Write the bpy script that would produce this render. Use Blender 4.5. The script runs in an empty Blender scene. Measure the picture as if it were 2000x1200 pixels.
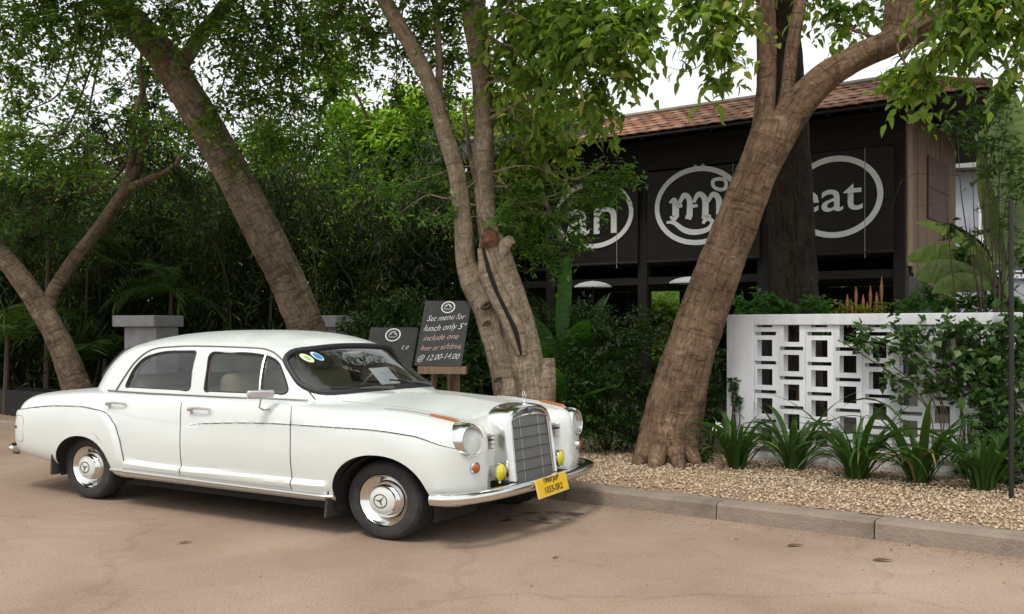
import bpy, bmesh, math, random
import numpy as np
from mathutils import Vector, Matrix

# ------------------------------------------------------------------ camera, sky, sun, exposure
scene = bpy.context.scene
COL = scene.collection
FPX, HORIZ, EYE = 1923.0, 640.0, 1.526      # focal length / horizon row of the 2000x1200 photograph, eye height

cam_d = bpy.data.cameras.new('camera')
cam_d.sensor_fit = 'HORIZONTAL'; cam_d.sensor_width = 36.0
cam_d.lens = 36.0 * FPX / 2000.0
cam_d.shift_y = (HORIZ - 600.0) / 2000.0
cam_d.clip_start = 0.1; cam_d.clip_end = 2000.0
cam_o = bpy.data.objects.new('camera', cam_d); COL.objects.link(cam_o)
cam_o.location = (0, 0, EYE); cam_o.rotation_euler = (math.radians(90), 0, 0)
scene.camera = cam_o

SUN_EL, SUN_AZ = 58.0, 205.0   # degrees; azimuth clockwise from +Y (behind the camera, over the street)
world = bpy.data.worlds.new('World'); scene.world = world; world.use_nodes = True
wn, wl = world.node_tree.nodes, world.node_tree.links
wn.clear()
sky = wn.new('ShaderNodeTexSky'); sky.sky_type = 'NISHITA'; sky.sun_disc = False
sky.sun_elevation = math.radians(SUN_EL); sky.sun_rotation = math.radians(SUN_AZ)
sky.air_density = 1.0; sky.dust_density = 6.0; sky.ozone_density = 1.0; sky.altitude = 0
hs = wn.new('ShaderNodeHueSaturation'); hs.inputs['Saturation'].default_value = 0.12
flat = wn.new('ShaderNodeMix'); flat.data_type = 'RGBA'; flat.inputs[0].default_value = 0.72   # an even overcast layer over the clear-sky gradient
flat.inputs[7].default_value = (11.6, 11.9, 12.2, 1)
bg = wn.new('ShaderNodeBackground'); bg.inputs['Strength'].default_value = 0.10
wo = wn.new('ShaderNodeOutputWorld')
wl.new(sky.outputs['Color'], hs.inputs['Color']); wl.new(hs.outputs['Color'], flat.inputs[6])
wl.new(flat.outputs[2], bg.inputs['Color']); wl.new(bg.outputs['Background'], wo.inputs['Surface'])

sun_d = bpy.data.lights.new('sun', 'SUN'); sun_d.energy = 1.5; sun_d.angle = math.radians(14); sun_d.color = (1.0, 0.95, 0.87)
sun_o = bpy.data.objects.new('sun', sun_d); COL.objects.link(sun_o)
_az, _el = math.radians(SUN_AZ), math.radians(SUN_EL)
_sd = Vector((math.sin(_az) * math.cos(_el), math.cos(_az) * math.cos(_el), math.sin(_el)))
sun_o.rotation_euler = _sd.to_track_quat('Z', 'Y').to_euler()

scene.view_settings.view_transform = 'Standard'; scene.view_settings.look = 'None'
scene.view_settings.exposure = 0.27; scene.view_settings.gamma = 1.0
scene.render.engine = 'CYCLES'
scene.cycles.use_denoising = True
scene.cycles.max_bounces = 8; scene.cycles.diffuse_bounces = 4; scene.cycles.glossy_bounces = 4
scene.cycles.transmission_bounces = 4; scene.cycles.transparent_max_bounces = 12
scene.cycles.sample_clamp_indirect = 6.0

RNG = np.random.default_rng(7)
random.seed(7)
PI = math.pi

# ------------------------------------------------------------------ helpers
def at(px, py, Y):                       # photograph pixel + distance -> world point
    return np.array([(px - 1000.0) / FPX * Y, Y, EYE - (py - HORIZ) / FPX * Y])

def props(o, label=None, cat=None, group=None, kind=None):
    if label: o['label'] = label
    if cat: o['category'] = cat
    if group: o['group'] = group
    if kind: o['kind'] = kind
    return o

def empty(name, loc=(0, 0, 0), rz=0.0, label=None, cat=None, group=None, kind=None, parent=None):
    o = bpy.data.objects.new(name, None); COL.objects.link(o)
    o.location = loc; o.rotation_euler = (0, 0, rz); o.empty_display_size = 0.1
    if parent: o.parent = parent
    return props(o, label, cat, group, kind)

def link_mesh(name, me, mat, parent=None):
    o = bpy.data.objects.new(name, me); COL.objects.link(o)
    if mat is not None and not me.materials: me.materials.append(mat)
    if parent is not None: o.parent = parent
    return o

def finish(me, smooth=True, angle=40):
    me.update()
    if smooth:
        me.polygons.foreach_set('use_smooth', [True] * len(me.polygons))
        if angle is not None: me.set_sharp_from_angle(angle=math.radians(angle))
    return me

def frame_of(d):
    d = np.asarray(d, float); d = d / (np.linalg.norm(d) + 1e-12)
    up = np.array([0, 0, 1.0]) if abs(d[2]) < 0.92 else np.array([1.0, 0, 0])
    x = np.cross(up, d); x /= np.linalg.norm(x); y = np.cross(d, x)
    return x, y, d

class MB:
    """collects shapes; build() links them as one mesh object"""
    def __init__(self): self.v = []; self.f = []; self.bk = {}
    def add(self, vs, fs):
        n = len(self.v); self.v += [tuple(map(float, p)) for p in vs]; self.f += [tuple(i + n for i in f) for f in fs]
        return self
    def box(self, c, s, rz=0.0, M=None):
        hx, hy, hz = s[0] / 2, s[1] / 2, s[2] / 2
        pts = [Vector((x, y, z)) for x in (-hx, hx) for y in (-hy, hy) for z in (-hz, hz)]
        R = M if M is not None else Matrix.Rotation(rz, 3, 'Z')
        pts = [R @ p + Vector(c) for p in pts]
        return self.add(pts, [(0, 1, 3, 2), (4, 6, 7, 5), (0, 4, 5, 1), (2, 3, 7, 6), (0, 2, 6, 4), (1, 5, 7, 3)])
    def tube(self, pts, r, n=8, cap=True, flat=1.0, up=None):
        pts = np.asarray(pts, float); m = len(pts)
        r = np.full(m, r, float) if np.isscalar(r) else np.asarray(r, float)
        T = np.gradient(pts, axis=0)
        x, y, _ = frame_of(T[0])
        if up is not None:
            x = np.cross(up, T[0]); x /= np.linalg.norm(x); y = np.cross(T[0] / np.linalg.norm(T[0]), x)
        vs = []
        for k in range(m):
            t = T[k] / (np.linalg.norm(T[k]) + 1e-12)
            x = x - t * np.dot(x, t); x /= np.linalg.norm(x) + 1e-12; y = np.cross(t, x)
            for j in range(n):
                an = 2 * PI * j / n
                vs.append(pts[k] + r[k] * (math.cos(an) * x + flat * math.sin(an) * y))
        fs = [(k * n + j, k * n + (j + 1) % n, (k + 1) * n + (j + 1) % n, (k + 1) * n + j) for k in range(m - 1) for j in range(n)]
        if cap: fs += [tuple(range(n - 1, -1, -1)), tuple(range((m - 1) * n, m * n))]
        return self.add(vs, fs)
    def lathe(self, prof, n=32, M=None, sx=1.0, sy=1.0, cap=False):
        """prof: (radius, height) pairs turned about local z"""
        vs = []; m = len(prof)
        for r, h in prof:
            for j in range(n):
                an = 2 * PI * j / n
                vs.append(Vector((r * math.cos(an) * sx, r * math.sin(an) * sy, h)))
        if M is not None: vs = [M @ p for p in vs]
        fs = [(k * n + j, k * n + (j + 1) % n, (k + 1) * n + (j + 1) % n, (k + 1) * n + j) for k in range(m - 1) for j in range(n)]
        if cap and prof[0][0] > 1e-6: fs.append(tuple(range(n - 1, -1, -1)))
        if cap and prof[-1][0] > 1e-6: fs.append(tuple(range((m - 1) * n, m * n)))
        return self.add(vs, fs)
    def prism(self, poly, h, M=None):
        """flat polygon (x,y) given thickness h along +z, placed by the 4x4 matrix M"""
        n = len(poly)
        vs = [Vector((p[0], p[1], z)) for z in (0.0, h) for p in poly]
        if M is not None: vs = [M @ p for p in vs]
        fs = [tuple(range(n - 1, -1, -1)), tuple(range(n, 2 * n))] + [(j, (j + 1) % n, n + (j + 1) % n, n + j) for j in range(n)]
        return self.add(vs, fs)
    def mesh(self, name, smooth=True, angle=40):
        me = bpy.data.meshes.new(name); me.from_pydata(self.v, [], self.f)
        if self.bk:                              # straightened-limb coordinates for the bark
            at_ = me.attributes.new('bark', 'FLOAT_VECTOR', 'POINT')
            at_.data.foreach_set('vector', np.array([self.bk.get(i, p) for i, p in enumerate(self.v)], np.float32).ravel())
        return finish(me, smooth, angle)
    def build(self, name, mat, parent=None, smooth=True, angle=40):
        return link_mesh(name, self.mesh(name, smooth, angle), mat, parent)

def bevel(o, w=0.01, seg=2):
    m = o.modifiers.new('bevel', 'BEVEL'); m.width = w; m.segments = seg; m.limit_method = 'ANGLE'; m.angle_limit = math.radians(35)
    return o

def spline(pts, n):                      # Catmull-Rom through pts (any dimension)
    P = np.asarray(pts, float); P = np.vstack([2 * P[0] - P[1], P, 2 * P[-1] - P[-2]])
    m = len(P) - 3; out = []
    for t in np.linspace(0, m - 1e-9, n):
        i = int(t); u = t - i; p0, p1, p2, p3 = P[i:i + 4]
        out.append(0.5 * (2 * p1 + (p2 - p0) * u + (2 * p0 - 5 * p1 + 4 * p2 - p3) * u * u + (3 * p1 - p0 - 3 * p2 + p3) * u ** 3))
    return np.array(out)

def pchip(x, y, xq):
    x = np.asarray(x, float); y = np.asarray(y, float); xq = np.clip(np.asarray(xq, float), x[0], x[-1])
    h = np.diff(x); d = np.diff(y) / h; m = np.zeros_like(y); m[0], m[-1] = d[0], d[-1]
    for i in range(1, len(x) - 1):
        if d[i - 1] * d[i] > 0:
            w1, w2 = 2 * h[i] + h[i - 1], h[i] + 2 * h[i - 1]; m[i] = (w1 + w2) / (w1 / d[i - 1] + w2 / d[i])
    k = np.clip(np.searchsorted(x, xq) - 1, 0, len(h) - 1); t = (xq - x[k]) / h[k]
    return ((1 + 2 * t) * (1 - t) ** 2 * y[k] + t * (1 - t) ** 2 * h[k] * m[k] + t * t * (3 - 2 * t) * y[k + 1] + t * t * (t - 1) * h[k] * m[k + 1])

def sstep(e0, e1, x):
    t = np.clip((np.asarray(x, float) - e0) / (e1 - e0), 0, 1); return t * t * (3 - 2 * t)

# ------------------------------------------------------------------ materials
MATS = {}
def mat(name, col, rough=0.6, metal=0.0, col2=None, scale=8.0, detail=6.0, bump=0.0, bscale=None, spec=0.5, coat=0.0,
        stretch=(1, 1, 1), ramp=(0.35, 0.65), coord='Object', rough2=None, mid=None):
    if name in MATS: return MATS[name]
    m = bpy.data.materials.new(name); m.use_nodes = True; MATS[name] = m
    nt = m.node_tree; N, L = nt.nodes, nt.links
    b = N['Principled BSDF']
    b.inputs['Base Color'].default_value = (*col, 1); b.inputs['Roughness'].default_value = rough
    b.inputs['Metallic'].default_value = metal; b.inputs['Specular IOR Level'].default_value = spec
    b.inputs['Coat Weight'].default_value = coat
    if col2 is not None or bump:
        tc = N.new('ShaderNodeTexCoord'); mp = N.new('ShaderNodeMapping'); mp.inputs['Scale'].default_value = stretch
        L.new(tc.outputs[coord], mp.inputs['Vector'])
    if col2 is not None:
        nz = N.new('ShaderNodeTexNoise'); nz.inputs['Scale'].default_value = scale; nz.inputs['Detail'].default_value = detail
        nz.inputs['Roughness'].default_value = 0.62
        L.new(mp.outputs['Vector'], nz.inputs['Vector'])
        cr = N.new('ShaderNodeValToRGB'); cr.color_ramp.elements[0].position = ramp[0]; cr.color_ramp.elements[1].position = ramp[1]
        cr.color_ramp.elements[0].color = (*col, 1); cr.color_ramp.elements[1].color = (*col2, 1)
        if mid is not None:
            e = cr.color_ramp.elements.new((ramp[0] + ramp[1]) / 2); e.color = (*mid, 1)
        L.new(nz.outputs['Fac'], cr.inputs['Fac']); L.new(cr.outputs['Color'], b.inputs['Base Color'])
        if rough2 is not None:
            mr = N.new('ShaderNodeMapRange'); mr.inputs['To Min'].default_value = rough; mr.inputs['To Max'].default_value = rough2
            mr.inputs['From Min'].default_value = 0.3; mr.inputs['From Max'].default_value = 0.7
            L.new(nz.outputs['Fac'], mr.inputs['Value']); L.new(mr.outputs['Result'], b.inputs['Roughness'])
    if bump:
        n2 = N.new('ShaderNodeTexNoise'); n2.inputs['Scale'].default_value = bscale or scale * 4; n2.inputs['Detail'].default_value = 8
        L.new(mp.outputs['Vector'], n2.inputs['Vector'])
        bp = N.new('ShaderNodeBump'); bp.inputs['Strength'].default_value = bump; bp.inputs['Distance'].default_value = 0.02
        L.new(n2.outputs['Fac'], bp.inputs['Height']); L.new(bp.outputs['Normal'], b.inputs['Normal'])
    return m

def bark_mat(name, c1, c2, c3, ring=1.0, groove=1.0, lichen=None):
    """bark laid out along each limb: blotches, fine grain, ring cracks across the limb, grooves along it"""
    if name in MATS: return MATS[name]
    m = bpy.data.materials.new(name); m.use_nodes = True; MATS[name] = m
    N, L = m.node_tree.nodes, m.node_tree.links; b = N['Principled BSDF']; b.inputs['Roughness'].default_value = .92; b.inputs['Specular IOR Level'].default_value = .15
    a = N.new('ShaderNodeAttribute'); a.attribute_name = 'bark'
    def noise(st, sc, det=8, dist=0.0, rg=.6):
        mp = N.new('ShaderNodeMapping'); mp.inputs['Scale'].default_value = st; L.new(a.outputs['Vector'], mp.inputs['Vector'])
        n = N.new('ShaderNodeTexNoise'); n.inputs['Scale'].default_value = sc; n.inputs['Detail'].default_value = det; n.inputs['Distortion'].default_value = dist; n.inputs['Roughness'].default_value = rg
        L.new(mp.outputs['Vector'], n.inputs['Vector']); return n
    def ramp(n, els):
        r = N.new('ShaderNodeValToRGB')
        for k, (p, c) in enumerate(els):
            e = r.color_ramp.elements[0] if k == 0 else (r.color_ramp.elements[-1] if k == 1 else r.color_ramp.elements.new(p)); e.position = p; e.color = (*c, 1)
        L.new(n.outputs['Fac'], r.inputs['Fac']); return r
    def mul(x, y, f=1.0):
        q = N.new('ShaderNodeMix'); q.data_type = 'RGBA'; q.blend_type = 'MULTIPLY'; q.inputs[0].default_value = f; L.new(x, q.inputs[6]); L.new(y, q.inputs[7]); return q.outputs[2]
    base = ramp(noise((1, 1, .7), 3.2, 7, .5), [(.28, c3), (.72, c1), (.5, c2)])
    grain = ramp(noise((1, 1, .35), 42, 8), [(.3, (.62, .60, .58)), (.7, (1.3, 1.28, 1.25))])
    nr = noise((1, 1, 7.5), 3.0, 6, 1.1, .7); rings = ramp(nr, [(.36, (.28, .25, .22)), (.46, (1, 1, 1))])
    ng = noise((7, 7, 1.0), 2.6, 7, .8, .7); gro = ramp(ng, [(.34, (.35, .32, .3)), (.47, (1, 1, 1))])
    c = mul(mul(base.outputs['Color'], grain.outputs['Color']), rings.outputs['Color'], .75 * ring); c = mul(c, gro.outputs['Color'], .75 * groove)
    if lichen:
        ln = ramp(noise((1, 1, 1), 5.5, 6, .3), [(.60, (0, 0, 0)), (.70, (1, 1, 1))]); q = N.new('ShaderNodeMix'); q.data_type = 'RGBA'; L.new(ln.outputs['Color'], q.inputs[0]); L.new(c, q.inputs[6]); q.inputs[7].default_value = (*lichen, 1); c = q.outputs[2]
    L.new(c, b.inputs['Base Color'])
    def add(x, y, k):
        q = N.new('ShaderNodeMath'); q.operation = 'MULTIPLY_ADD'; q.inputs[1].default_value = k; L.new(y, q.inputs[0]); L.new(x, q.inputs[2]); return q.outputs[0]
    h = noise((1, 1, 1), 11, 9).outputs['Fac']; h = add(h, rings.outputs['Color'], .55 * ring); h = add(h, gro.outputs['Color'], .6 * groove); h = add(h, grain.outputs['Color'], .25)
    bp = N.new('ShaderNodeBump'); bp.inputs['Strength'].default_value = .9; bp.inputs['Distance'].default_value = .03; L.new(h, bp.inputs['Height']); L.new(bp.outputs['Normal'], b.inputs['Normal'])
    return m

def glass_mat(name, tint=(0.75, 0.78, 0.76), ior=1.5, rough=0.0):
    if name in MATS: return MATS[name]
    m = bpy.data.materials.new(name); m.use_nodes = True; MATS[name] = m
    N, L = m.node_tree.nodes, m.node_tree.links; N.clear()
    o = N.new('ShaderNodeOutputMaterial'); tr = N.new('ShaderNodeBsdfTransparent'); tr.inputs['Color'].default_value = (*tint, 1)
    gl = N.new('ShaderNodeBsdfGlossy'); gl.inputs['Roughness'].default_value = rough
    lw = N.new('ShaderNodeLayerWeight'); lw.inputs['Blend'].default_value = 0.5; mx = N.new('ShaderNodeMixShader')
    pw_ = N.new('ShaderNodeMath'); pw_.operation = 'POWER'; pw_.inputs[1].default_value = 4.0
    ml = N.new('ShaderNodeMath'); ml.operation = 'MULTIPLY_ADD'; f0 = ((ior - 1) / (ior + 1)) ** 2 * 1.8; ml.inputs[1].default_value = 1 - f0; ml.inputs[2].default_value = f0
    L.new(lw.outputs['Facing'], pw_.inputs[0]); L.new(pw_.outputs['Value'], ml.inputs[0]); L.new(ml.outputs['Value'], mx.inputs['Fac']); L.new(tr.outputs['BSDF'], mx.inputs[1]); L.new(gl.outputs['BSDF'], mx.inputs[2])
    L.new(mx.outputs['Shader'], o.inputs['Surface'])
    return m

def leaf_mat(name, c1, c2, c3=None, trans=0.45, rough=0.45, spec=0.3, vein=None):
    """leaf tissue: each leaf its own tone, part of the light passes through"""
    if name in MATS: return MATS[name]
    m = bpy.data.materials.new(name); m.use_nodes = True; MATS[name] = m
    N, L = m.node_tree.nodes, m.node_tree.links
    b = N['Principled BSDF']; b.inputs['Roughness'].default_value = rough; b.inputs['Specular IOR Level'].default_value = spec
    ge = N.new('ShaderNodeNewGeometry'); cr = N.new('ShaderNodeValToRGB')
    cr.color_ramp.elements[0].color = (*c1, 1); cr.color_ramp.elements[1].color = (*c2, 1)
    if c3 is not None:
        cr.color_ramp.elements[1].position = 0.9; e = cr.color_ramp.elements.new(0.97); e.color = (*c3, 1)
    if vein:                                     # side veins and blotches across a big blade
        tc = N.new('ShaderNodeTexCoord'); mp = N.new('ShaderNodeMapping'); mp.inputs['Scale'].default_value = vein; nz = N.new('ShaderNodeTexNoise'); nz.inputs['Scale'].default_value = 1.0; nz.inputs['Detail'].default_value = 5
        L.new(tc.outputs['Object'], mp.inputs['Vector']); L.new(mp.outputs['Vector'], nz.inputs['Vector']); ad = N.new('ShaderNodeMapRange'); ad.inputs['From Min'].default_value = .3; ad.inputs['From Max'].default_value = .7
        L.new(nz.outputs['Fac'], ad.inputs['Value']); L.new(ad.outputs['Result'], cr.inputs['Fac'])
    else: L.new(ge.outputs['Random Per Island'], cr.inputs['Fac'])
    L.new(cr.outputs['Color'], b.inputs['Base Color'])
    tl = N.new('ShaderNodeBsdfTranslucent'); mx = N.new('ShaderNodeMixShader'); mx.inputs['Fac'].default_value = trans
    g = N.new('ShaderNodeMix'); g.data_type = 'RGBA'; g.blend_type = 'MULTIPLY'; g.inputs[0].default_value = 1.0
    g.inputs[7].default_value = (1.75, 1.9, 0.75, 1)
    L.new(cr.outputs['Color'], g.inputs[6]); L.new(g.outputs[2], tl.inputs['Color'])
    L.new(b.outputs['BSDF'], mx.inputs[1]); L.new(tl.outputs['BSDF'], mx.inputs[2])
    L.new(mx.outputs['Shader'], N['Material Output'].inputs['Surface'])
    return m

def text_mesh(s, size=1.0, shear=0.0, extrude=0.0, offset=0.0, spacing=1.0, align='CENTER'):
    c = bpy.data.curves.new('lettering', 'FONT'); c.body = s; c.size = size; c.shear = shear; c.extrude = extrude
    c.offset = offset; c.space_character = spacing; c.align_x = align; c.align_y = 'CENTER'; c.resolution_u = 3
    o = bpy.data.objects.new('lettering', c); COL.objects.link(o)
    dg = bpy.context.evaluated_depsgraph_get(); me = bpy.data.meshes.new_from_object(o.evaluated_get(dg))
    bpy.data.objects.remove(o); bpy.data.curves.remove(c)
    me.name = 'lettering'
    return me
# ------------------------------------------------------------------ street frame: u along the kerb (to the right), v away from the road
P0 = np.array([1.628, 7.825]); DU = np.array([.803, -.596]); DV = np.array([.596, .803]); RZ = math.atan2(DU[1], DU[0])
def W(u, v, z=0.0):
    p = P0 + DU * u + DV * v; return np.array([p[0], p[1], z])
def u_at(px, v):                              # u of the point at distance v behind the kerb seen in photograph column px
    t = (px - 1000.0) / FPX; q = P0 + DV * v; return (q[1] * t - q[0]) / (DU[0] - DU[1] * t)
def z_at(px, py, v):
    return EYE - (py - HORIZ) / FPX * W(u_at(px, v), v)[1]
RZM = Matrix.Rotation(RZ, 3, 'Z')

# ------------------------------------------------------------------ road
def road_material():
    m = bpy.data.materials.new('dusty_road'); m.use_nodes = True
    N, L = m.node_tree.nodes, m.node_tree.links; b = N['Principled BSDF']; b.inputs['Roughness'].default_value = .92; b.inputs['Specular IOR Level'].default_value = .2
    tc = N.new('ShaderNodeTexCoord')
    def noise(sc, det=6, dist=0.0):
        n = N.new('ShaderNodeTexNoise'); n.inputs['Scale'].default_value = sc; n.inputs['Detail'].default_value = det; n.inputs['Distortion'].default_value = dist
        L.new(tc.outputs['Object'], n.inputs['Vector']); return n
    def ramp(n, els):
        r = N.new('ShaderNodeValToRGB'); r.color_ramp.elements[0].position, r.color_ramp.elements[0].color = els[0][0], (*els[0][1], 1)
        r.color_ramp.elements[1].position, r.color_ramp.elements[1].color = els[-1][0], (*els[-1][1], 1)
        for p, c in els[1:-1]: e = r.color_ramp.elements.new(p); e.color = (*c, 1)
        L.new(n.outputs[0], r.inputs['Fac']); return r
    def mix(a, bb, fac, mode='MIX'):
        x = N.new('ShaderNodeMix'); x.data_type = 'RGBA'; x.blend_type = mode
        if isinstance(fac, float): x.inputs[0].default_value = fac
        else: L.new(fac, x.inputs[0])
        L.new(a, x.inputs[6])
        if isinstance(bb, tuple): x.inputs[7].default_value = (*bb, 1)
        else: L.new(bb, x.inputs[7])
        return x.outputs[2]
    base = ramp(noise(.55, 7, .6), [(.30, (.288, .210, .157)), (.5, (.340, .254, .194)), (.70, (.395, .304, .238))])
    fine = ramp(noise(60, 9), [(.3, (.80, .80, .80)), (.7, (1.14, 1.13, 1.12))])
    big = ramp(noise(.16, 4, .4), [(.34, (.86, .82, .78)), (.66, (1.10, 1.10, 1.08))])
    c = mix(base.outputs['Color'], big.outputs['Color'], 1.0, 'MULTIPLY')
    c = mix(c, fine.outputs['Color'], 1.0, 'MULTIPLY')
    sp = ramp(noise(150, 4), [(.30, (.55, .5, .45)), (.42, (1, 1, 1)), (.66, (1, 1, 1)), (.74, (1.35, 1.3, 1.2))])
    c = mix(c, sp.outputs['Color'], .7, 'MULTIPLY')
    blot = ramp(noise(1.9, 6, 1.2), [(.36, (.70, .62, .55)), (.50, (1, 1, 1))])
    c = mix(c, blot.outputs['Color'], .22, 'MULTIPLY')
    vo = N.new('ShaderNodeTexVoronoi'); vo.feature = 'DISTANCE_TO_EDGE'; vo.inputs['Scale'].default_value = .30
    wv = noise(2.2, 5); sc = N.new('ShaderNodeVectorMath'); sc.operation = 'SCALE'; sc.inputs['Scale'].default_value = .55; L.new(wv.outputs['Color'], sc.inputs[0])
    ad = N.new('ShaderNodeVectorMath'); L.new(tc.outputs['Object'], ad.inputs[0]); L.new(sc.outputs[0], ad.inputs[1]); L.new(ad.outputs[0], vo.inputs['Vector'])
    ck = ramp(vo, [(.0, (.35, .28, .22)), (.005, (.6, .52, .45)), (.010, (1, 1, 1))])
    c = mix(c, ck.outputs['Color'], .18, 'MULTIPLY')
    L.new(c, b.inputs['Base Color'])
    bp = N.new('ShaderNodeBump'); bp.inputs['Strength'].default_value = .35; bp.inputs['Distance'].default_value = .012
    L.new(noise(70, 8).outputs['Fac'], bp.inputs['Height']); L.new(bp.outputs['Normal'], b.inputs['Normal'])
    return m
# ground sheet to the horizon, the road sheet over it, gravel verge, kerb
props(MB().add([(-700, -700, -.012), (700, -700, -.012), (700, 700, -.012), (-700, 700, -.012)], [(0, 1, 2, 3)]).build('ground', mat('earth', (.16, .11, .075), .95, col2=(.10, .075, .05), scale=.8)), kind='structure')
def quad(u0, u1, v0, v1, z): return [W(u0, v0, z), W(u1, v0, z), W(u1, v1, z), W(u0, v1, z)]
props(MB().add(quad(-60, 60, -14, .05, 0), [(0, 1, 2, 3)]).build('road', road_material()), kind='structure')
gravel_m = mat('gravel_bed', (.42, .30, .19), .95, col2=(.20, .135, .085), scale=30, detail=8, bump=.9, bscale=120, ramp=(.38, .66), mid=(.34, .24, .15))
gv = MB(); nu, nv = 240, 30
uu = np.linspace(-30, 12, nu); vv = np.linspace(.20, 3.2, nv); rr = np.random.default_rng(3)
gv.add([W(u, v, .128 + .02 * min(1, (v - .2) / .4) + .008 * rr.standard_normal()) for u in uu for v in vv], [(i * nv + j, (i + 1) * nv + j, (i + 1) * nv + j + 1, i * nv + j + 1) for i in range(nu - 1) for j in range(nv - 1)])
verge = props(gv.build('verge', gravel_m), kind='structure')
# garden soil behind
soil = mat('garden_soil', (.055, .042, .03), .95, col2=(.10, .08, .05), scale=3)
props(MB().add(quad(-60, 40, 3.2, 60, .13), [(0, 1, 2, 3)]).build('garden_soil', soil), kind='structure')
# loose gravel stones
def pebbles():
    r = np.random.default_rng(11); n = 26000
    u = np.concatenate([r.uniform(-3.2, 3.6, int(n * .8)), r.uniform(-14, -3.2, n - int(n * .8))]); v = r.uniform(.21, 2.6, n)
    p = P0 + u[:, None] * DU + v[:, None] * DV; z = .136 + .02 * np.minimum(1, (v - .2) / .4) + r.uniform(0, .006, n)
    s = r.uniform(.006, .017, n) * np.where(r.random(n) < .04, 1.6, 1); ang = r.uniform(0, PI, n)
    T = np.array([[1, 0, 0], [0, 1, 0], [-1, 0, 0], [0, -1, 0], [0, 0, .7], [0, 0, -.4]], float)
    A = T[None] * s[:, None, None] * r.uniform(.6, 1.35, (n, 1, 3)); c, q = np.cos(ang)[:, None], np.sin(ang)[:, None]
    X = A[:, :, 0] * c - A[:, :, 1] * q + p[:, 0:1]; Y = A[:, :, 0] * q + A[:, :, 1] * c + p[:, 1:2]; Z = A[:, :, 2] + z[:, None]
    Vv = np.stack([X, Y, Z], 2).reshape(-1, 3)
    F = np.array([[0, 1, 4], [1, 2, 4], [2, 3, 4], [3, 0, 4], [1, 0, 5], [2, 1, 5], [3, 2, 5], [0, 3, 5]]); F = (F[None] + (np.arange(n) * 6)[:, None, None]).reshape(-1, 3)
    return tri_mesh('gravel', Vv, F)
def tri_mesh(name, V, F, smooth=False):
    me = bpy.data.meshes.new(name); V = np.ascontiguousarray(V, np.float32); F = np.ascontiguousarray(F, np.int32)
    me.vertices.add(len(V)); me.vertices.foreach_set('co', V.ravel()); me.loops.add(F.size); me.loops.foreach_set('vertex_index', F.ravel())
    me.polygons.add(len(F)); me.polygons.foreach_set('loop_start', np.arange(0, F.size, 3, dtype=np.int32)); me.polygons.foreach_set('loop_total', np.full(len(F), 3, np.int32))
    if smooth: me.polygons.foreach_set('use_smooth', np.ones(len(F), bool))
    me.update(calc_edges=True); return me
def stone_mat():
    m = bpy.data.materials.new('gravel_stone'); m.use_nodes = True; N, L = m.node_tree.nodes, m.node_tree.links; b = N['Principled BSDF']; b.inputs['Roughness'].default_value = .85
    g = N.new('ShaderNodeNewGeometry'); r = N.new('ShaderNodeValToRGB')
    for k, (p, c) in enumerate([(0, (.30, .20, .12)), (.35, (.47, .34, .21)), (.75, (.58, .45, .31)), (.93, (.66, .56, .44)), (1, (.14, .09, .06))]):
        e = r.color_ramp.elements[0] if k == 0 else (r.color_ramp.elements[-1] if k == 1 else r.color_ramp.elements.new(p)); e.position = p; e.color = (*c, 1)
    L.new(g.outputs['Random Per Island'], r.inputs['Fac']); L.new(r.outputs['Color'], b.inputs['Base Color']); return m
STM = stone_mat(); g_o = link_mesh('gravel', pebbles(), STM); props(g_o, 'loose tan gravel covering the verge behind the kerb', 'gravel', kind='stuff')
# grit and small stones lying on the road
def grit():
    r = np.random.default_rng(12); n = 6500; X = r.uniform(-4.5, 4.5, n); Yg = 3.6 + r.random(n) ** 1.3 * 6.5; k = r.random(n) < .45
    u = r.uniform(-3, 3.5, n); v = -np.abs(r.normal(0, .22, n)) - .01; q = P0 + u[:, None] * DU + v[:, None] * DV; X = np.where(k, q[:, 0], X); Yg = np.where(k, q[:, 1], Yg)
    s = r.uniform(.0018, .0065, n) * np.where(r.random(n) < .02, 2.0, 1); T = np.array([[1, 0, 0], [-.5, .85, 0], [-.5, -.85, 0], [0, 0, .9]], float)
    A = T[None] * s[:, None, None] * r.uniform(.6, 1.4, (n, 1, 3)); V = A + np.column_stack([X, Yg, np.full(n, .0005)])[:, None]; F = np.array([[0, 1, 3], [1, 2, 3], [2, 0, 3]]); inside = ((X - P0[0]) * DV[0] + (Yg - P0[1]) * DV[1]) < -.005
    V = V[inside]; m = len(V); return tri_mesh('road_grit', V.reshape(-1, 3), (F[None] + (np.arange(m) * 4)[:, None, None]).reshape(-1, 3))
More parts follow.
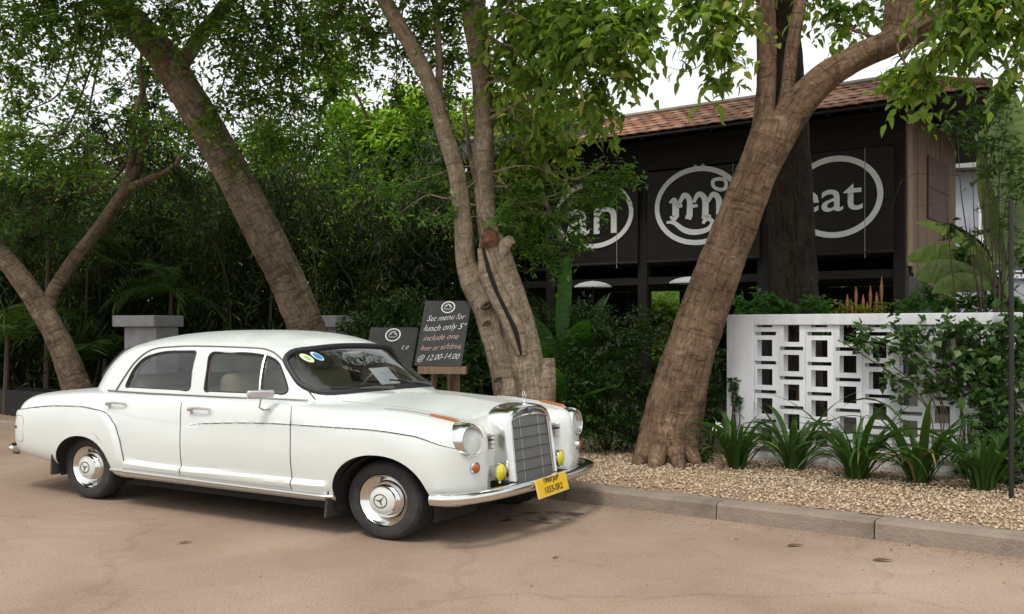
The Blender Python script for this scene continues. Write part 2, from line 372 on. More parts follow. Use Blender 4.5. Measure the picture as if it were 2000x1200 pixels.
# kerb stones
gr_o = link_mesh('road_grit', grit(), mat('grit_tan', (.30, .215, .155), .9, col2=(.14, .10, .07), scale=40)); props(gr_o, 'fine grit and small stones scattered over the road', 'grit', kind='stuff')
kerb = empty('kerb', W(0, 0, 0), RZ, kind='structure')
km = mat('kerb_concrete', (.285, .228, .178), .9, col2=(.165, .128, .098), scale=2.6, detail=8, bump=.5, bscale=60, ramp=(.36, .7), mid=(.235, .186, .145))
r_ = random.Random(4); u = -26.0; cuts = [-26.0]
joints = [u_at(1105, 0), u_at(1400, 0), u_at(1708, 0)]
marks = [-26 + 1.55 * k for k in range(15)]
marks = [m_ for m_ in marks if m_ < joints[0] - .6] + joints + [joints[2] + 1.1, joints[2] + 2.3, joints[2] + 3.6, joints[2] + 5.0]
for a_, b_ in zip(marks[:-1], marks[1:]):
    L_ = b_ - a_ - .010; zz = .135 + r_.uniform(-.005, .005)
    vs = []
    for x in np.linspace(-L_ / 2, L_ / 2, 8):
        jg = [r_.uniform(-.004, .004) for _ in range(4)]
        vs += [(x, -.012 + jg[0], -.05), (x, .0 + jg[0], zz - .02), (x, .018, zz + jg[1] * .6), (x, .21 + jg[2], zz + jg[3] * .6 + .004), (x, .215, -.05)]
    q = MB().add(vs, [(k * 5 + j, k * 5 + j + 1, (k + 1) * 5 + j + 1, (k + 1) * 5 + j) for k in range(7) for j in range(4)] + [(4, 3, 2, 1, 0), (35, 36, 37, 38, 39)])
    o = q.build('kerb_stone', km, kerb, angle=30); o.location = ((a_ + b_) / 2, r_.uniform(-.006, .006), 0)
# damp stain under the nose of the car: a thin wet film with an uneven edge
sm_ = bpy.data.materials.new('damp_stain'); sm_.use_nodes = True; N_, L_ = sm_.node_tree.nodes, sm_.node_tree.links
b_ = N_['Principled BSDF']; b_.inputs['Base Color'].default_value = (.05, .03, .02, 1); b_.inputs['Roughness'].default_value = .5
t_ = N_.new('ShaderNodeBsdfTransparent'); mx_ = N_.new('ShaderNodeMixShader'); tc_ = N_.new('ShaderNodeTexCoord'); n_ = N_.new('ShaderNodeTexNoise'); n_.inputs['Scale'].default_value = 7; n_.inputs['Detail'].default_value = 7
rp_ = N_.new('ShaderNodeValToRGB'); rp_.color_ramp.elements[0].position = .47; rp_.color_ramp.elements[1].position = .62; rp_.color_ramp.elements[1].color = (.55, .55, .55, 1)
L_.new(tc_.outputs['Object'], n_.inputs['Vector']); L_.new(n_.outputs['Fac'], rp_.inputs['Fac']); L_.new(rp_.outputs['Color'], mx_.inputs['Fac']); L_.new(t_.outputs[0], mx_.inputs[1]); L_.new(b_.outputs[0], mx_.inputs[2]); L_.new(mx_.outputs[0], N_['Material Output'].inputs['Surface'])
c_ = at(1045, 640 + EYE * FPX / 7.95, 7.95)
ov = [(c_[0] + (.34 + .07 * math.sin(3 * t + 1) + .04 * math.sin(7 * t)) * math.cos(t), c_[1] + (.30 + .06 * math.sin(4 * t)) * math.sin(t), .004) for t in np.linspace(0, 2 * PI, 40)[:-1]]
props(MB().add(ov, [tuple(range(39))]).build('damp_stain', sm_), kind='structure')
# ================================================================== dark timber house on stilts
HV = 7.2                                       # front wall, distance behind the kerb
hu1 = u_at(1768, HV); hu0 = hu1 - 7.6
house = empty('stilt_house', W(0, HV, .13), RZ, 'dark timber house on stilts with red tiled roof behind the white wall', 'house')
def H(u, v, z): return (u, v - HV, z - .13)      # house local
dark = mat('dark_timber', (.008, .006, .005), .75, col2=(.017, .012, .010), scale=6, stretch=(1, 1, 6), bump=.3, bscale=30)
warm = mat('side_plank', (.215, .128, .072), .7, col2=(.115, .068, .041), scale=3.5, stretch=(7, 7, .6), bump=.35, bscale=20, mid=(.17, .10, .057))
ZF, ZT, ZE = 2.36, 4.62, 4.55
def hbox(name, u0, u1, v0, v1, z0, z1, m, par=house, bv=0):
    o = MB().box(((u0 + u1) / 2, (v0 + v1) / 2 - HV, (z0 + z1) / 2 - .13), (u1 - u0, v1 - v0, z1 - z0)).build(name, m, par, smooth=False)
    if bv: bevel(o, bv, 1)
    return o
hbox('wall', hu0, hu1 - .02, HV + 2.75, HV + 2.85, ZF, ZT, dark)
hbox('wall', hu0 - .1, hu0, HV + .1, HV + 2.9, ZF, ZT, dark)
hbox('floor', hu0, hu1 - .03, HV + .02, HV + 2.9, ZF - .12, ZF, dark)
hbox('lintel', hu0, hu1, HV, HV + .12, 4.12, ZT, dark)
hbox('ceiling', hu0, hu1, HV + .13, HV + 2.74, 4.40, 4.46, dark)
for u in (u_at(1255, HV), u_at(1490, HV), u_at(1757, HV), u_at(1075, HV), hu0 + .1):
    hbox('post', u - .09, u + .09, HV - .02, HV + .16, .0, 4.12, dark, bv=.015)
for u in (u_at(1255, HV), u_at(1490, HV), u_at(1757, HV), hu0 + .1):
    hbox('stilt', u - .1, u + .1, HV + 2.5, HV + 2.7, .0, ZF - .12, dark)
# balcony rail with turned balusters behind the blinds
for z, h in ((2.55, .06), (3.12, .07), (3.30, .05)):
    hbox('rail', hu0, hu1 - .05, HV + .20, HV + .26, z, z + h, dark)
ub = np.arange(hu0 + .2, hu1 - .1, .13)
for u in ub: hbox('baluster', u - .018, u + .018, HV + .21, HV + .25, 2.61, 3.12, dark)
# side wall of vertical planks, two reddish shutters, skirting boards
npl = 11; wv = 2.9 / npl
rr_ = random.Random(2)
for k in range(npl):
    v0 = HV + .0 + k * wv; z0 = ZF + .02 - .055 * k + rr_.uniform(-.02, .02)
    o = MB().box((hu1 + .02 + rr_.uniform(-.004, .004), v0 + wv / 2 - HV, (z0 + ZT) / 2 - .13), (.03, wv - .006, ZT - z0)).build('plank', warm if k else mat('side_plank_pale', (.31, .21, .13), .7, col2=(.20, .13, .08), scale=3, stretch=(7, 7, .6)), house, smooth=False)
for k, (z0, z1) in enumerate(((3.16, 3.62), (3.63, 4.10))):
    o = hbox('shutter', hu1 + .04, hu1 + .06, HV + 1.05, HV + 2.35, z0, z1, mat('shutter_red', (.115, .060, .045), .75, col2=(.08, .045, .035), scale=4, stretch=(1, 1, 3)))
for k in range(3):
    hbox('skirt_board', hu1 + .0, hu1 + .02, HV + .1 + k * .8, HV + .86 + k * .8, 1.75 - .1 * k, 2.26, mat('grey_board', (.07, .06, .052), .8, col2=(.04, .035, .03), scale=4, stretch=(5, 5, 1)))
# added dark boards stand in for shade under the house, one gap left
for p0_, p1_ in ((960, 1264), (1328, 1768)):
    a_, b_ = u_at(p0_, HV + 2.95), u_at(p1_, HV + 2.95); n_ = max(1, int((b_ - a_) / .4))
    for k in range(n_): hbox('added_dark_board', a_ + k * (b_ - a_) / n_, a_ + (k + 1) * (b_ - a_) / n_ - .012, HV + 2.93, HV + 2.97, .02, ZF - .12, dark)
# small pale lamps under the eave
for px in (1357, 1372):
    l = MB().lathe([(.001, 0), (.035, .01), (.045, .05), (.03, .09), (.012, .11)], n=12).build('eave_lamp', mat('lamp_pale', (.5, .5, .46), .5), house); u = u_at(px, HV - .1); l.location = H(u, HV - .08, 4.02)
# ---- roof
roofe = empty('tiled_roof', (0, 0, 0), parent=house)
EV, RV = 6.35, 7.48; ZR = 5.10; eu0, eu1 = hu0 - .6, hu1 + 1.25; ru1 = hu1 - .35
def RP(u, v, z): return H(u, v, z)
A_, B_, C_, D_ = RP(eu0, EV, ZE), RP(eu1, EV, ZE), RP(ru1, RV, ZR), RP(eu0, RV, ZR)
Bb, Db = RP(eu1, HV + 4.6, ZE - .02), RP(eu0, HV + 4.6, ZE - .02)
up_ = lambda p, d: (p[0], p[1], p[2] + d)
deck = MB()
for d in (0, -.05): deck.add([up_(p, d) for p in (A_, B_, C_, D_, Bb, Db)], [(0, 1, 2, 3), (1, 4, 2), (4, 5, 3, 2)] if d == 0 else [(3, 2, 1, 0), (2, 4, 1), (2, 3, 5, 4)])
deck.build('deck', dark, roofe, smooth=False)
tl = np.linspace(0, 1, 2)
for (p, q) in ((A_, B_), (B_, Bb)):
    MB().tube([up_(p, -.03), up_(q, -.03)], .022, n=6).build('fascia', dark, roofe)
for k in range(16):                             # rafters under the eave
    u = eu0 + .3 + k * (eu1 - eu0 - .6) / 15
    MB().tube([H(u, EV + .03, ZE - .06), H(u, HV, ZE - .06 + (ZR - ZE) * (HV - EV) / (RV - EV))], .025, n=4).build('rafter', dark, roofe, smooth=False)
def tmesh(L, Wd):                                # plain clay tile, slightly dished, thick lower edge
    q = MB(); vs = []
    for z0 in (0.0, -.014):
        for x, y, z in ((-.5, 0, 0), (0, 0, .010), (.5, 0, 0), (-.5, 1, .0), (0, 1, .008), (.5, 1, .0)): vs.append((x * Wd, y * L, z + z0))
    return q.add(vs, [(0, 1, 4, 3), (1, 2, 5, 4), (6, 9, 10, 7), (7, 10, 11, 8), (0, 6, 7, 1), (1, 7, 8, 2), (0, 3, 9, 6), (2, 8, 11, 5)]).mesh('roof_tile', smooth=False)
tm_ = [mat('tile_%s' % n, c, .85, col2=c2, scale=9, detail=5) for n, c, c2 in (('red', (.33, .125, .060), (.19, .08, .048)), ('rust', (.42, .185, .10), (.26, .12, .07)), ('brown', (.23, .11, .066), (.12, .068, .05)), ('pale', (.50, .27, .165), (.31, .155, .10)))]
rows_ = 7; slope = math.hypot(RV - EV, ZR - ZE); ang = math.atan2(ZR - ZE, RV - EV); tw = .205; tlen = slope / rows_ * 1.35
tmes = []
for m_ in tm_:
    me_ = tmesh(tlen, tw - .008); me_.materials.append(m_); tmes.append(me_)
rt = random.Random(9); cnt = 0; rest = MB()
us0 = u_at(1140, EV) - .3
for r in range(rows_):
    f = r / rows_; uend = eu1 + (ru1 - eu1) * f; ustart = us0
    n_t = int((uend - ustart) / tw); off = (r % 2) * tw / 2
    for k in range(n_t):
        u = uend - (k + .5) * tw - off
        if cnt >= 298: break
        o = bpy.data.objects.new('roof_tile', rt.choice(tmes)); COL.objects.link(o); o.parent = roofe; cnt += 1
        v = EV + (RV - EV) * f - .02; z = ZE + (ZR - ZE) * f + .03
        o.location = H(u, v, z + rt.uniform(0, .006)); o.rotation_euler = (ang - .055 + rt.uniform(-.02, .02), rt.uniform(-.03, .03), rt.uniform(-.035, .035))
# right-hand hip slope tiles: same clay, too steeply seen to tell apart
hip = MB(); nh = 9
for r in range(nh):
    f0, f1 = r / nh, (r + 1.25) / nh; f1 = min(1, f1)
    p0 = np.array(B_) * (1 - f0) + np.array(C_) * f0; p1 = np.array(Bb) * (1 - f0) + np.array(C_) * f0
    q0 = np.array(B_) * (1 - f1) + np.array(C_) * f1; q1 = np.array(Bb) * (1 - f1) + np.array(C_) * f1
    hip.add([up_(p0, .045), up_(p1, .045), up_(q1, .03), up_(q0, .03), up_(p0, .02), up_(p1, .02)], [(0, 1, 2, 3), (4, 5, 1, 0)])
hip.build('hip_tiles', tm_[0], roofe, smooth=False)
MB().tube([up_(D_, .04), up_(C_, .04)], .075, n=8, flat=.7).build('ridge_cap', mat('ridge_mortar', (.36, .31, .26), .9, col2=(.24, .20, .17), scale=5), roofe)
MB().tube([up_(C_, .05), up_(B_, .07)], .06, n=8).build('hip_cap', tm_[2], roofe)

# ---- roller blinds with the painted circles
blind_m = mat('blind_slat', (.010, .007, .006), .6, col2=(.026, .019, .018), scale=3, stretch=(.35, 1, 24), ramp=(.35, .7))
white_p = mat('white_paint_on_blind', (.88, .89, .87), .8, col2=(.74, .75, .74), scale=14, stretch=(.5, 1, 12))
def slat_blind(name, label, pxl, pxr, zt, zb, v):
    u0, u1 = u_at(pxl, v), u_at(pxr, v); w = u1 - u0
    root = empty(name, W((u0 + u1) / 2, v, zb), RZ, label, 'blind', 'painted blinds on the house front')
    q = MB(); n = int((zt - zb) / .022)
    for k in range(n):
        z = k * .022
        q.box((0, 0, z + .011), (w, .008, .019), M=Matrix.Rotation(math.radians(8), 3, 'X'))
    o = q.build('slats', blind_m, root, smooth=False); o['kind'] = 'stuff'
    MB().tube([(-w / 2, .0, -.02), (w / 2, .0, -.02)], .028, n=10).build('rolled_hem', dark, root)
    MB().tube([(w * .28, -.02, zt - zb), (w * .28, -.02, -.1)], .006, n=5).build('cord', mat('cord', (.35, .33, .30), .8), root)
    return root, (u0 + u1) / 2, zb
def to_blind(root_u, zb, v, px, py):               # photograph pixel -> blind local x, z
    return u_at(px, v) - root_u, z_at(px, py, v) - zb
def ring(root, uc, zb, v, cx, cy, rx, ry, th, a0=0, a1=2 * PI):
    x0, z0 = to_blind(uc, zb, v, cx, cy)
    xl = to_blind(uc, zb, v, cx - rx, cy)[0]; xr = to_blind(uc, zb, v, cx + rx, cy)[0]; zt_ = to_blind(uc, zb, v, cx, cy - ry)[1]
    RX, RZ_ = (xr - xl) / 2, zt_ - z0; x0 = (xl + xr) / 2; n = 72; vs = []; k = th * W(uc, v)[1] / FPX
    T = np.linspace(a0, a1, n)
    for y in (-.022, -.014):
        vs += [(x0 + RX * math.cos(t), y, z0 + RZ_ * math.sin(t)) for t in T] + [(x0 + (RX - k) * math.cos(t), y, z0 + (RZ_ - k) * math.sin(t)) for t in T]
    fs = [(i, i + 1, n + i + 1, n + i) for i in range(n - 1)] + [(2 * n + i, 3 * n + i, 3 * n + i + 1, 2 * n + i + 1) for i in range(n - 1)]
    MB().add(vs, fs).build('painted_ring', white_p, root, smooth=False)
    return x0, z0, RX, RZ_
BV = HV - .10
def letters(root, s, x, z, size, sx, off=.018, name='lettering'):
    me = text_mesh(s, size, offset=off)
    for v in me.vertices: v.co = Vector((v.co.x * sx + x, -.024, v.co.y + z))
    return link_mesh(name, me, white_p, root)
b1, u1_, zb1 = slat_blind('roller_blind', 'dark slatted blind painted with a white circle around the letters an', 1072, 1246, 4.10, 2.62, BV)
x, z, rx, rz = ring(b1, u1_, zb1, BV, 1161, 420, 77, 66, 9)
letters(b1, 'an', x + .0, z - .04, rz * 1.66, 1.22, .004)
b2, u2_, zb2 = slat_blind('roller_blind', 'dark slatted blind painted with a white circle around curly script', 1264, 1484, 4.08, 2.62, BV)
x, z, rx, rz = ring(b2, u2_, zb2, BV, 1366, 402, 86, 77, 10)
def brush(root, strokes, name='lettering'):          # photograph-pixel strokes with a width in pixels
    q = MB(); uc, zb = root
    for st_, wpx in strokes:
        P = spline(st_, max(8, 5 * len(st_))) if len(st_) > 2 else np.array([np.array(st_[0]) * (1 - t) + np.array(st_[1]) * t for t in np.linspace(0, 1, 6)])
        wd = np.interp(np.linspace(0, 1, len(P)), np.linspace(0, 1, len(wpx)), wpx) if not np.isscalar(wpx) else np.full(len(P), wpx)
        T = np.gradient(P, axis=0); nn = np.column_stack([-T[:, 1], T[:, 0]]); nn /= np.linalg.norm(nn, axis=1)[:, None] + 1e-9
        A = P + nn * wd[:, None] / 2; Bq = P - nn * wd[:, None] / 2; k = len(P)
        vs = []
        for R_ in (A, Bq):
            for p in R_:
                xx, zz = to_blind(uc, zb, BV, p[0], p[1]); vs.append((xx, -.024, zz))
        q.add(vs, [(i, i + 1, k + i + 1, k + i) for i in range(k - 1)])
    return q.build(name, white_p, {1: b1, 2: b2}[1 if uc == u1_ else 2], smooth=False)
sc_ = [([(1309, 397), (1318, 391), (1324, 400)], [4, 9, 8]), ([(1321, 395), (1321, 422)], 13), ([(1310, 424), (1318, 428), (1326, 420)], [4, 9, 6]),
       ([(1328, 398), (1338, 382), (1348, 392), (1348, 424)], [7, 10, 11, 12]), ([(1340, 424), (1352, 427)], 7),
       ([(1356, 396), (1366, 380), (1378, 390), (1379, 424)], [6, 10, 12, 13]), ([(1372, 425), (1390, 423)], 7),
       ([(1384, 395), (1394, 380), (1405, 390), (1406, 420)], [6, 10, 12, 12]),
       ([(1410, 372), (1396, 366), (1394, 354), (1406, 350), (1418, 354), (1418, 368), (1406, 372)], 7), ([(1412, 350), (1424, 342)], [6, 3]),
       ([(1303, 435), (1318, 436), (1338, 450), (1360, 454), (1384, 448), (1393, 434), (1382, 428), (1374, 437)], [4, 8, 11, 11, 9, 8, 8, 6]),
       ([(1322, 405), (1334, 402)], 6), ([(1352, 404), (1364, 402)], 6)]
brush((u2_, zb2), sc_)
b3, u3_, zb3 = slat_blind('roller_blind', 'dark slatted blind painted with a white circle around the word eat', 1506, 1746, 4.10, 2.62, BV)
x, z, rx, rz = ring(b3, u3_, zb3, BV, 1634, 385, 92, 80, 11)
letters(b3, 'eat', x - .10, z + .0, rz * 1.12, 1.20, .005)
# pale parasols standing under the house
for px, py, lab in ((1158, 556, 'white parasol edge showing under the blind with the letters an'), (1345, 548, 'white parasol edge showing under the blind with curly script')):
    Y = 15.2 if px < 1200 else 14.6; c = at(px, py, Y)
    pr = empty('parasol', (c[0], c[1], .13), 0, lab, 'parasol', 'parasols under the house')
    q = MB(); n = 8; h = c[2] - .13
    for k, (r, z) in enumerate(((.34, 0), (.2, .07), (.02, .12))): pass
    q.lathe([(.29, -.045), (.28, -.02), (.2, .02), (.1, .045), (.01, .055)], n=16); o = q.build('canopy', mat('parasol_white', (.72, .74, .74), .8), pr); o.location = (0, 0, h)
    MB().tube([(0, 0, 0), (0, 0, h + .05)], .015, n=8).build('pole', dark, pr)
# ---- white building behind, at the right
wb = empty('white_building', at(1925, 640 + (EYE - .13) * FPX / 19.5, 19.5), RZ * .4, 'pale grey rendered building with louvred windows behind the broad-leaved plants', 'building')
wall_w = mat('render_white', (.42, .44, .48), .9, col2=(.34, .36, .40), scale=1.5)
MB().box((1.3, 1.5, 2.25), (3.8, 3.0, 4.5)).build('wall', wall_w, wb, smooth=False)
MB().box((1.3, 1.4, 4.6), (4.2, 3.6, .16)).build('roof_slab', mat('slab_grey', (.35, .35, .35), .9), wb, smooth=False)
for k, (x, z, w, h) in enumerate(((.35, 3.1, .9, 1.4), (1.7, 3.1, .9, 1.4), (.35, .95, .9, .9), (1.7, .95, .9, .9))):
    wd = empty('window', (x, -.01, z), parent=wb)
    MB().box((0, 0, 0), (w, .03, h)).build('pane', mat('window_dark', (.03, .035, .04), .15), wd, smooth=False)
    fr = MB()
    for a_, b_, c_, d_ in ((0, h / 2, w + .1, .08), (0, -h / 2, w + .1, .08), (-w / 2, 0, .08, h + .1), (w / 2, 0, .08, h + .1), (0, 0, .05, h)): fr.box((a_, -.03, b_), (c_, .06, d_))
    fr.build('frame', mat('frame_white', (.70, .71, .72), .6), wd, smooth=False)
    for q_ in range(int(h / .16)):
        MB().box((0, -.02, -h / 2 + .1 + q_ * .16), (w - .06, .05, .03)).build('louvre', mat('frame_white', (.70, .71, .72), .6), wd, smooth=False)

# ================================================================== white screen wall
WV = 2.40; wu0, wu1 = u_at(1419, WV), u_at(2000, WV) + 1.6
zb_, ztop = .13, 1.66
wall = empty('screen_wall', W(wu0, WV, zb_), RZ, 'white garden wall of pierced concrete blocks half covered by creeper', 'wall')
wp_ = mat('wall_white', (.74, .75, .77), .85, col2=(.56, .56, .55), scale=1.6, detail=9, bump=.25, bscale=45, ramp=(.42, .80), stretch=(5, 5, .8))
_N, _L = wp_.node_tree.nodes, wp_.node_tree.links; _b = _N['Principled BSDF']; _oi = _N.new('ShaderNodeObjectInfo'); _mr = _N.new('ShaderNodeMapRange'); _mr.inputs['To Min'].default_value = .90; _mr.inputs['To Max'].default_value = 1.04
_mx = _N.new('ShaderNodeMix'); _mx.data_type = 'RGBA'; _mx.blend_type = 'MULTIPLY'; _mx.inputs[0].default_value = 1.0; _src = _b.inputs['Base Color'].links[0].from_socket
_L.new(_oi.outputs['Random'], _mr.inputs['Value']); _L.new(_src, _mx.inputs[6]); _L.new(_mr.outputs['Result'], _mx.inputs[7])
_ge = _N.new('ShaderNodeNewGeometry'); _sp = _N.new('ShaderNodeSeparateXYZ'); _nz = _N.new('ShaderNodeTexNoise'); _nz.inputs['Scale'].default_value = 6; _nz.inputs['Detail'].default_value = 7; _ma = _N.new('ShaderNodeMath'); _ma.operation = 'MULTIPLY_ADD'; _ma.inputs[1].default_value = .55
_L.new(_ge.outputs['Position'], _sp.inputs[0]); _L.new(_ge.outputs['Position'], _nz.inputs['Vector']); _L.new(_nz.outputs['Fac'], _ma.inputs[0]); _L.new(_sp.outputs['Z'], _ma.inputs[2])
_cr = _N.new('ShaderNodeValToRGB'); _cr.color_ramp.elements[0].position = .38; _cr.color_ramp.elements[0].color = (.42, .33, .25, 1); _cr.color_ramp.elements[1].position = .68; _cr.color_ramp.elements[1].color = (1, 1, 1, 1)   # soil splashed on the foot of the wall
_m2 = _N.new('ShaderNodeMix'); _m2.data_type = 'RGBA'; _m2.blend_type = 'MULTIPLY'; _m2.inputs[0].default_value = .7; _L.new(_ma.outputs[0], _cr.inputs['Fac']); _L.new(_mx.outputs[2], _m2.inputs[6]); _L.new(_cr.outputs['Color'], _m2.inputs[7]); _L.new(_m2.outputs[2], _b.inputs['Base Color'])
def wbox(name, u0, u1, z0, z1, th=.20, yo=0.0):
    o = MB().box(((u0 + u1) / 2 - wu0, .1 + yo, (z0 + z1) / 2 - zb_), (u1 - u0, th, z1 - z0)).build(name, wp_, wall, smooth=False); bevel(o, .006, 2); return o
pu = u_at(1472, WV)
wbox('pier', wu0, pu, zb_ - .1, ztop)
wbox('coping_beam', pu + .001, wu1, 1.552, ztop)
wbox('base_beam', pu + .001, wu1, zb_ - .1, .20)
PX_, HZ = .284, .30
def block_mesh(z0, z1, top_slot, bot_slot, sq):
    """one pierced block: square opening in the middle, half a slot at head and foot; z relative to its centre"""
    hw = PX_ / 2 - .001; sw, sh = .082, .086; lw, lh = .122, .019
    xs = sorted({-hw, -lw, -sw, sw, lw, hw}); zs = sorted({z for z in (z0, z1, -sh, sh, z0 + lh, z1 - lh) if z0 <= z <= z1})
    def solid(x, z):
        if sq and abs(x) < sw and abs(z) < sh: return False
        if top_slot and abs(x) < lw and z > z1 - lh: return False
        if bot_slot and abs(x) < lw and z < z0 + lh: return False
        return True
    cell = {(i, j): solid((xs[i] + xs[i + 1]) / 2, (zs[j] + zs[j + 1]) / 2) for i in range(len(xs) - 1) for j in range(len(zs) - 1)}
    q = MB(); y0, y1 = .03, .155
    for (i, j), s in cell.items():
        if not s: continue
        xa, xb, za, zc = xs[i], xs[i + 1], zs[j], zs[j + 1]
        q.add([(xa, y0, za), (xb, y0, za), (xb, y0, zc), (xa, y0, zc)], [(0, 1, 2, 3)]); q.add([(xa, y1, za), (xb, y1, za), (xb, y1, zc), (xa, y1, zc)], [(3, 2, 1, 0)])
        for di, dj, e in ((-1, 0, ((xa, za), (xa, zc))), (1, 0, ((xb, zc), (xb, za))), (0, -1, ((xb, za), (xa, za))), (0, 1, ((xa, zc), (xb, zc)))):
            if not cell.get((i + di, j + dj), False):
                (ax_, az_), (bx_, bz_) = e; q.add([(ax_, y0, az_), (bx_, y0, bz_), (bx_, y1, bz_), (ax_, y1, az_)], [(0, 1, 2, 3)])
    me = q.mesh('breeze_block', smooth=False); me.materials.append(wp_); return me
cache = {}
ncol = int((wu1 - pu) / PX_) + 2
for k in range(ncol):
    uc = -.594 + k * PX_
    if uc + PX_ / 2 < pu + .02: continue
    zc0 = 1.464 if k % 2 else 1.314
    zlist = [zc0 + HZ] + [zc0 - HZ * j for j in range(6)]
    for zc in zlist:
        z0, z1 = zc - HZ / 2, zc + HZ / 2
        a_, b_ = max(z0, .201), min(z1, 1.551)
        if b_ - a_ < .03: continue
        key = (round(a_ - zc, 3), round(b_ - zc, 3))
        if key not in cache: cache[key] = block_mesh(a_ - zc, b_ - zc, b_ == z1, a_ == z0, abs(a_ - zc) > .05 and abs(b_ - zc) > .05 or True)
        o = bpy.data.objects.new('breeze_block', cache[key]); COL.objects.link(o); o.parent = wall; o.location = (uc - wu0, rt.uniform(-.004, .004), zc - zb_)
# ================================================================== concrete gate piers at the left, black post, planter trough
conc = mat('pier_concrete', (.30, .30, .31), .9, col2=(.22, .22, .23), scale=4, bump=.2, bscale=50)
for (x0, x1, cx0, cx1, Y, lab) in ((259, 333, 241, 337, 15.0, 'grey concrete gate pier with wide flat cap above the car boot'), (640, 676, 600, 676, 14.2, 'grey concrete gate pier beside the foot of the leaning trunk')):
    a_, b_ = at((x0 + x1) / 2, 640, Y), (x1 - x0) / FPX * Y
    pr = empty('gate_pier', (a_[0], Y, .13), RZ * .5, lab, 'gate pier', 'concrete gate piers')
    zt = EYE - (617 - 640) / FPX * Y - .13
    o = MB().box((0, 0, (zt - .17) / 2), (b_, b_ * .9, zt - .17)).build('shaft', conc, pr, smooth=False); bevel(o, .01)
    cw = (cx1 - cx0) / FPX * Y; o = MB().box(((((cx0 + cx1) / 2) - (x0 + x1) / 2) / FPX * Y, 0, zt - .084), (cw, cw * .95, .17)).build('cap', conc, pr, smooth=False); bevel(o, .012)
bp_ = at(1975, 976, 1); uY = (EYE - .14) * FPX / (976 - 640)
pp_ = at(1975, 976, uY)
post = empty('metal_post', (pp_[0], pp_[1], .13), 0, 'slim black metal post standing in the gravel before the creeper', 'post')
MB().tube([(0, 0, 0), (0, 0, 2.42)], .020, n=10).build('shaft', mat('black_metal', (.012, .012, .013), .5), post)
MB().lathe([(.055, 0), (.055, .012), (.02, .016)], n=16, cap=True).build('foot', mat('black_metal', (.012, .012, .013), .5), post)
tr = at(75, 790, 15.0); trg = empty('planter_trough', (tr[0], tr[1], .13), RZ, 'long black planter trough behind the car boot', 'planter')
q = MB(); q.box((0, 0, .2), (3.4, .05, .42)); q.box((0, .5, .2), (3.4, .05, .42)); q.box((-1.7, .25, .2), (.05, .5, .42)); q.box((1.7, .25, .2), (.05, .5, .42)); q.build('shell', mat('black_plastic', (.008, .008, .008), .9, col2=(.018, .017, .015), scale=5), trg, smooth=False)
MB().box((0, .25, .33), (3.3, .45, .06)).build('soil', soil, trg, smooth=False)
# ================================================================== chalkboards and easel
board_m = mat('chalkboard', (.022, .022, .022), .75, col2=(.045, .044, .043), scale=3, detail=7, ramp=(.4, .75))
chalk = mat('chalk_white', (.72, .70, .66), .95); chalk_r = mat('chalk_pink', (.62, .42, .34), .95); easel_w = mat('easel_wood', (.24, .15, .095), .7, col2=(.17, .105, .066), scale=5, stretch=(6, 6, 1))
def board(name, TL, TR, BL, label):
    TL, TR, BL = map(np.array, (TL, TR, BL)); ex = TR - TL; ey = TL - BL; w, h = np.linalg.norm(ex), np.linalg.norm(ey)
    nz = np.cross(ex, ey); nz /= np.linalg.norm(nz)
    M = Matrix(((ex[0] / w, ey[0] / h, nz[0], BL[0]), (ex[1] / w, ey[1] / h, nz[1], BL[1]), (ex[2] / w, ey[2] / h, nz[2], BL[2]), (0, 0, 0, 1)))
    root = empty(name, tuple(M @ Vector((w / 2, 0, 0))), 0, label, 'chalkboard')
    base = Matrix.Translation(-root.location) @ M
    MB().prism([(0, 0), (w, 0), (w, h), (0, h)], -.018, base).build('board', board_m, root, smooth=False)
    return root, base, w, h
def chalk_ring(root, base, cx, cy, r, rx):
    q = MB(); n = 40
    for (R0, R1) in ((1.0, .84),):
        vs = [base @ Vector((cx + r * R * rx * math.cos(t), cy + r * R * math.sin(t), .002)) for R in (R0, R1) for t in np.linspace(0, 2 * PI, n)]
        q.add(vs, [(i, i + 1, n + i + 1, n + i) for i in range(n - 1)])
    rg = np.random.default_rng(5)
    P = [(cx + .55 * r * rx * math.cos(t) * (.4 + .6 * abs(math.sin(2.3 * t))), cy + .55 * r * math.sin(t) * (.5 + .5 * abs(math.cos(1.7 * t)))) for t in np.linspace(0, 9, 34)]
    P = spline(P, 90); T = np.gradient(P, axis=0); nn = np.column_stack([-T[:, 1], T[:, 0]]); nn /= np.linalg.norm(nn, axis=1)[:, None] + 1e-9; k = len(P)
    q.add([base @ Vector((*p, .003)) for p in P + nn * .0022] + [base @ Vector((*p, .003)) for p in P - nn * .0022], [(i, i + 1, k + i + 1, k + i) for i in range(k - 1)])
    q.build('chalk_emblem', chalk, root, smooth=False)
def chalk_line(root, base, s, x, y, size, m, sx=1.0, shear=.35):
    me = text_mesh(s, size, shear=shear + .1, offset=-.0012)
    for v in me.vertices: v.co = base @ Vector((v.co.x * sx + x, v.co.y + y + .012 * math.sin(v.co.x * 9), .003))
    link_mesh('chalk_lettering', me, m, root)
BY = 10.15
r1, m1, w1, h1 = board('menu_chalkboard', at(831, 588, BY + .22), at(921, 588, BY + .10), at(809, 714, BY), 'chalkboard with the lunch menu standing on the wooden easel')
chalk_ring(r1, m1, w1 * .52, h1 * .90, h1 * .092, 1.15)
for k, (s, m_, sz, xo, sx) in enumerate((('Set menu for', chalk, .092, .50, .84), ('lunch only 5"', chalk, .098, .50, .86), ('include one', chalk_r, .088, .46, .92), ('beer or softdrink', chalk_r, .082, .50, .76), ('@ 12.00-14.00', chalk, .088, .47, .84))):
    chalk_line(r1, m1, s, w1 * xo, h1 * (.735 - .152 * k), sz, m_, sx)
